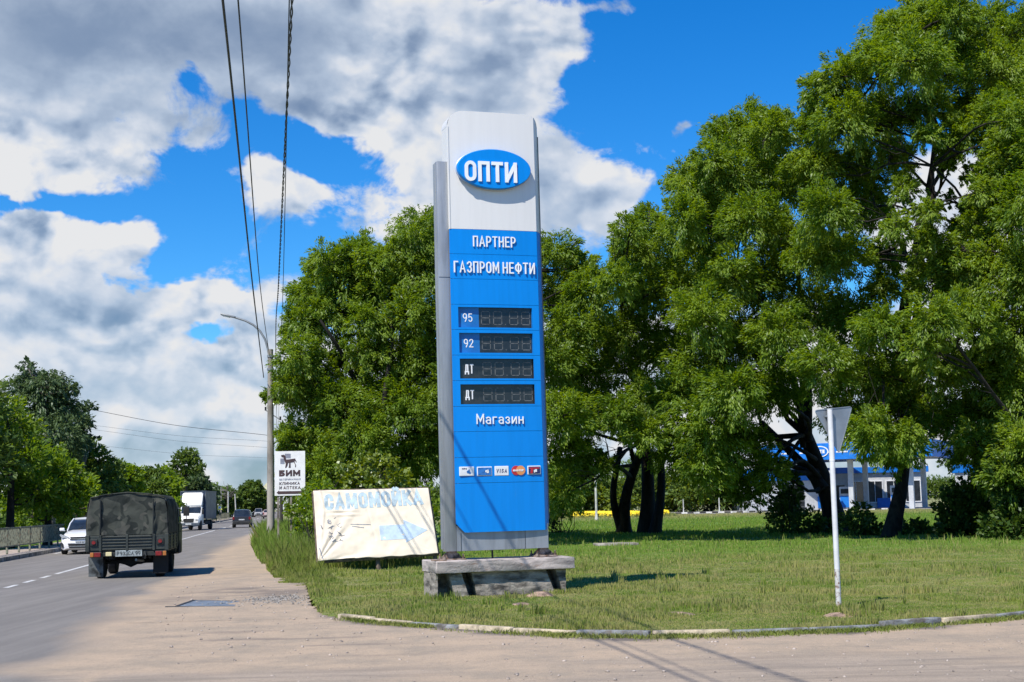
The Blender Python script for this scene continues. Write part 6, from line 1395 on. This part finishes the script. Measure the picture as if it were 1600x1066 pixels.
# bushes beyond the flower bed
for i, (px, py, rr, m_, lab) in enumerate(((955, 775, 26, LF_Y, 'leftmost yellow green bush beyond the flower bed'), (1000, 755, 34, LF_F, 'tall bush beyond the flower bed behind the middle trunks'), (1060, 765, 30, LF_Y, 'light green bush beyond the flower bed, right of the dark trunks'),
        (1105, 760, 34, LF_F, 'green bush far beyond the drive'), (1155, 768, 28, LF_F, 'green bush beyond the striped kerb'), (1200, 772, 24, LF_F, 'rightmost bush beyond the drive, beside the car wash block'), (905, 760, 34, LF_D, 'dark bush beyond the left end of the flower bed'))):
    shrub(lab, [(px, py, rr), (px-rr*.8, py+12, rr*.75), (px+rr*.8, py+10, rr*.8)], 135, m_, 40+i, 260, .42, .26, group='bushes beyond the flower bed', jit=2)

# ---- trees along the left of the road
def lt(px, d, lst, lf, lab, seed, dens=500, ln=.34, wd=.14, droop=.3, bark=None, name='roadside_tree', group='trees left of the road', tr=.2, cl=.36, floor=.4, fy_=None, back_=True):
    ly = min(l[1] for l in lst); b = P(px, 800, d); base = (b.x, d, .0); top = P(px, (fy_ or (ly+ (800-ly)*.45)), d)
    return tree(name, lab, 'tree', base, [(base, (top.x, d+.3, top.z), tr)], LB(lst, d, seed, .8, jit=1.2, back_=back_), lf, dens, ln, wd, droop, seed, group, floor, True, bark, cl)
lt(-60, 62, [(-40, 640, 50), (-70, 700, 60), (-20, 720, 50), (-60, 780, 50)], LF_F, 'leafy tree cut by the left edge behind the railing', 60)
lt(15, 66, [(8, 640, 26), (30, 668, 26), (5, 700, 34), (45, 715, 34), (15, 760, 36), (55, 770, 34), (-15, 690, 34)], LF_W, 'light green tree at the left edge in front of the tall dark one', 61, 700, .26, .11)
lt(75, 84, [(42, 572, 13), (50, 595, 22), (35, 615, 26), (72, 600, 26), (95, 605, 22), (112, 608, 12), (60, 630, 36), (95, 640, 28), (45, 665, 36), (85, 680, 36), (70, 720, 40), (110, 700, 28), (60, 760, 40)], LF_B, 'tallest tree left of the road, dark with drooping branch tips', 62, 750, .30, .10, 1.1, BARKG, tr=.3)
lt(124, 92, [(126, 642, 13), (120, 660, 20), (134, 668, 13), (118, 685, 22), (130, 695, 12)], LF_B, 'narrow dark tree just right of the tallest one', 63, 750, .30, .12, .5, BARKG)
lt(75, 70, [(65, 735, 34), (95, 735, 28), (80, 770, 34), (45, 790, 30), (110, 765, 24), (100, 800, 26)], LF_W, 'bushy bright tree behind the railing left of the white car', 64, 700, .27, .12)
lt(135, 95, [(112, 712, 20), (138, 708, 22), (158, 720, 20), (125, 740, 28), (160, 748, 26), (140, 775, 28), (170, 775, 20)], LF_F, 'rounded tree above the army truck', 65, 620, .32, .14)
lt(118, 78, [(118, 768, 20), (142, 765, 18), (128, 795, 24), (155, 790, 20)], LF_W, 'low bright bush tree left of the army truck', 66, 700)
lt(186, 125, [(172, 735, 16), (190, 738, 18), (205, 745, 18), (182, 760, 24), (208, 768, 22), (195, 785, 22)], LF_W, 'light green tree right above the canvas cover', 67, 480, .42, .2)
lt(165, 140, [(160, 728, 12), (168, 738, 14), (176, 755, 16)], LF_D, 'dark spire of a tree behind the canvas cover', 68, 480, .42, .2)
lt(225, 150, [(216, 750, 14), (232, 745, 14), (243, 740, 12), (228, 765, 20), (245, 765, 18), (235, 785, 20)], LF_F, 'greyish green tree beyond the truck roof', 69, 420, .48, .24)
lt(262, 165, [(252, 755, 13), (265, 748, 12), (276, 760, 12), (262, 775, 18), (278, 782, 16), (250, 780, 16)], LF_W, 'bright green tree left of the box truck', 70, 400, .5, .25)
lt(289, 175, [(285, 714, 11), (298, 712, 10), (275, 726, 9), (306, 722, 8), (290, 724, 12), (316, 732, 7), (268, 735, 6), (300, 735, 9), (286, 742, 9)], LF_F, 'lone umbrella shaped tree standing above the box truck', 71, 300, .5, .24, .2, BARK, tr=.32, fy_=735, cl=.5, back_=False)
lt(300, 190, [(290, 762, 14), (305, 758, 12), (318, 752, 9), (325, 765, 12), (310, 778, 16), (330, 782, 14)], LF_B, 'conical dark green trees behind the cargo box', 72, 380, .55, .28)
lt(345, 260, [(338, 775, 9), (350, 780, 10), (362, 776, 9), (345, 790, 12), (330, 790, 10), (372, 786, 9)], LF_F, 'low green thicket tree behind the pale poles', 73, 280, .7, .38)
lt(395, 300, [(392, 760, 9), (403, 762, 9), (383, 768, 10), (376, 776, 9), (396, 775, 13), (410, 776, 9), (385, 787, 12), (405, 790, 11), (413, 784, 8)], LF_F, 'big rounded tree at the far end of the road', 74, 420, .7, .38)
lt(232, 115, [(215, 790, 18), (240, 795, 16), (262, 800, 14)], LF_W, 'roadside scrub right behind the army truck cab', 75, 520, .38, .2)
lt(1560, 150, [(1540, 690, 26), (1580, 680, 34), (1620, 670, 40), (1500, 720, 20), (1550, 740, 34), (1600, 730, 40), (1660, 700, 50)], LF_D, 'dark tree beyond the station kiosk at the right edge', 76, 420, .45, .22, group='trees beyond the station')
# bare dead top
b = P(355, 800, 255); e_ = empty('bare_tree', (b.x, 255, 0), 0, 'bare leafless tree rising above the pale poles', 'tree'); mb = MB(); r_ = np.random.default_rng(9); tp_ = P(355, 748, 255)-b
mb2 = MB(); mb2.tube([(0, 0, 0), (.1, 0, tp_.z*.5), (.0, 0, tp_.z)], [.3, .2, .05], 6); mb2.build('trunk', BARKG, e_)
for k in range(26):
    z = tp_.z*r_.uniform(.45, .9); a = r_.uniform(0, 6.28); l_ = r_.uniform(1.0, 2.6); limb(mb, (0, 0, z), (math.cos(a)*l_, math.sin(a)*l_, z+l_*r_.uniform(.2, .9)), .06, .02, r_, .05, .3, 5, 4)
mb.build('branches', BARKG, e_)
# ---- wooded mass far off that closes the horizon
r_ = np.random.default_rng(99); lo = []
for k in range(230):
    t = k/230; x = -330+t*620; d = 430+30*math.sin(t*21)
    if abs(x+M_*d) < 7: continue
    h_ = 4+3.5*fbm(t*30, .5, 1.0, 5)
    lo.append((x, d, h_*.55, h_*.6))
for k in range(80):
    y = 190+k*3.0; c0 = -16-r_.uniform(0, 5); lo.append((c0-M_*y, y, 2.2, r_.uniform(2.2, 3.6))); 
    if y > 90: lo.append((6+r_.uniform(0, 6)-M_*y, y, 2.0, r_.uniform(2.0, 3.2)))
c, o, t_, _ = crown(lo, 38, .95, .5, .2, r_, 0, .5); V_ = leafcards(c, o, .9, .5, .2, r_)
tag(npmesh('far_woods', V_, np.arange(len(V_)).reshape(-1, 4), LF_F, t_), 'far belt of woods along the horizon', None, None, 'stuff')
lo = []
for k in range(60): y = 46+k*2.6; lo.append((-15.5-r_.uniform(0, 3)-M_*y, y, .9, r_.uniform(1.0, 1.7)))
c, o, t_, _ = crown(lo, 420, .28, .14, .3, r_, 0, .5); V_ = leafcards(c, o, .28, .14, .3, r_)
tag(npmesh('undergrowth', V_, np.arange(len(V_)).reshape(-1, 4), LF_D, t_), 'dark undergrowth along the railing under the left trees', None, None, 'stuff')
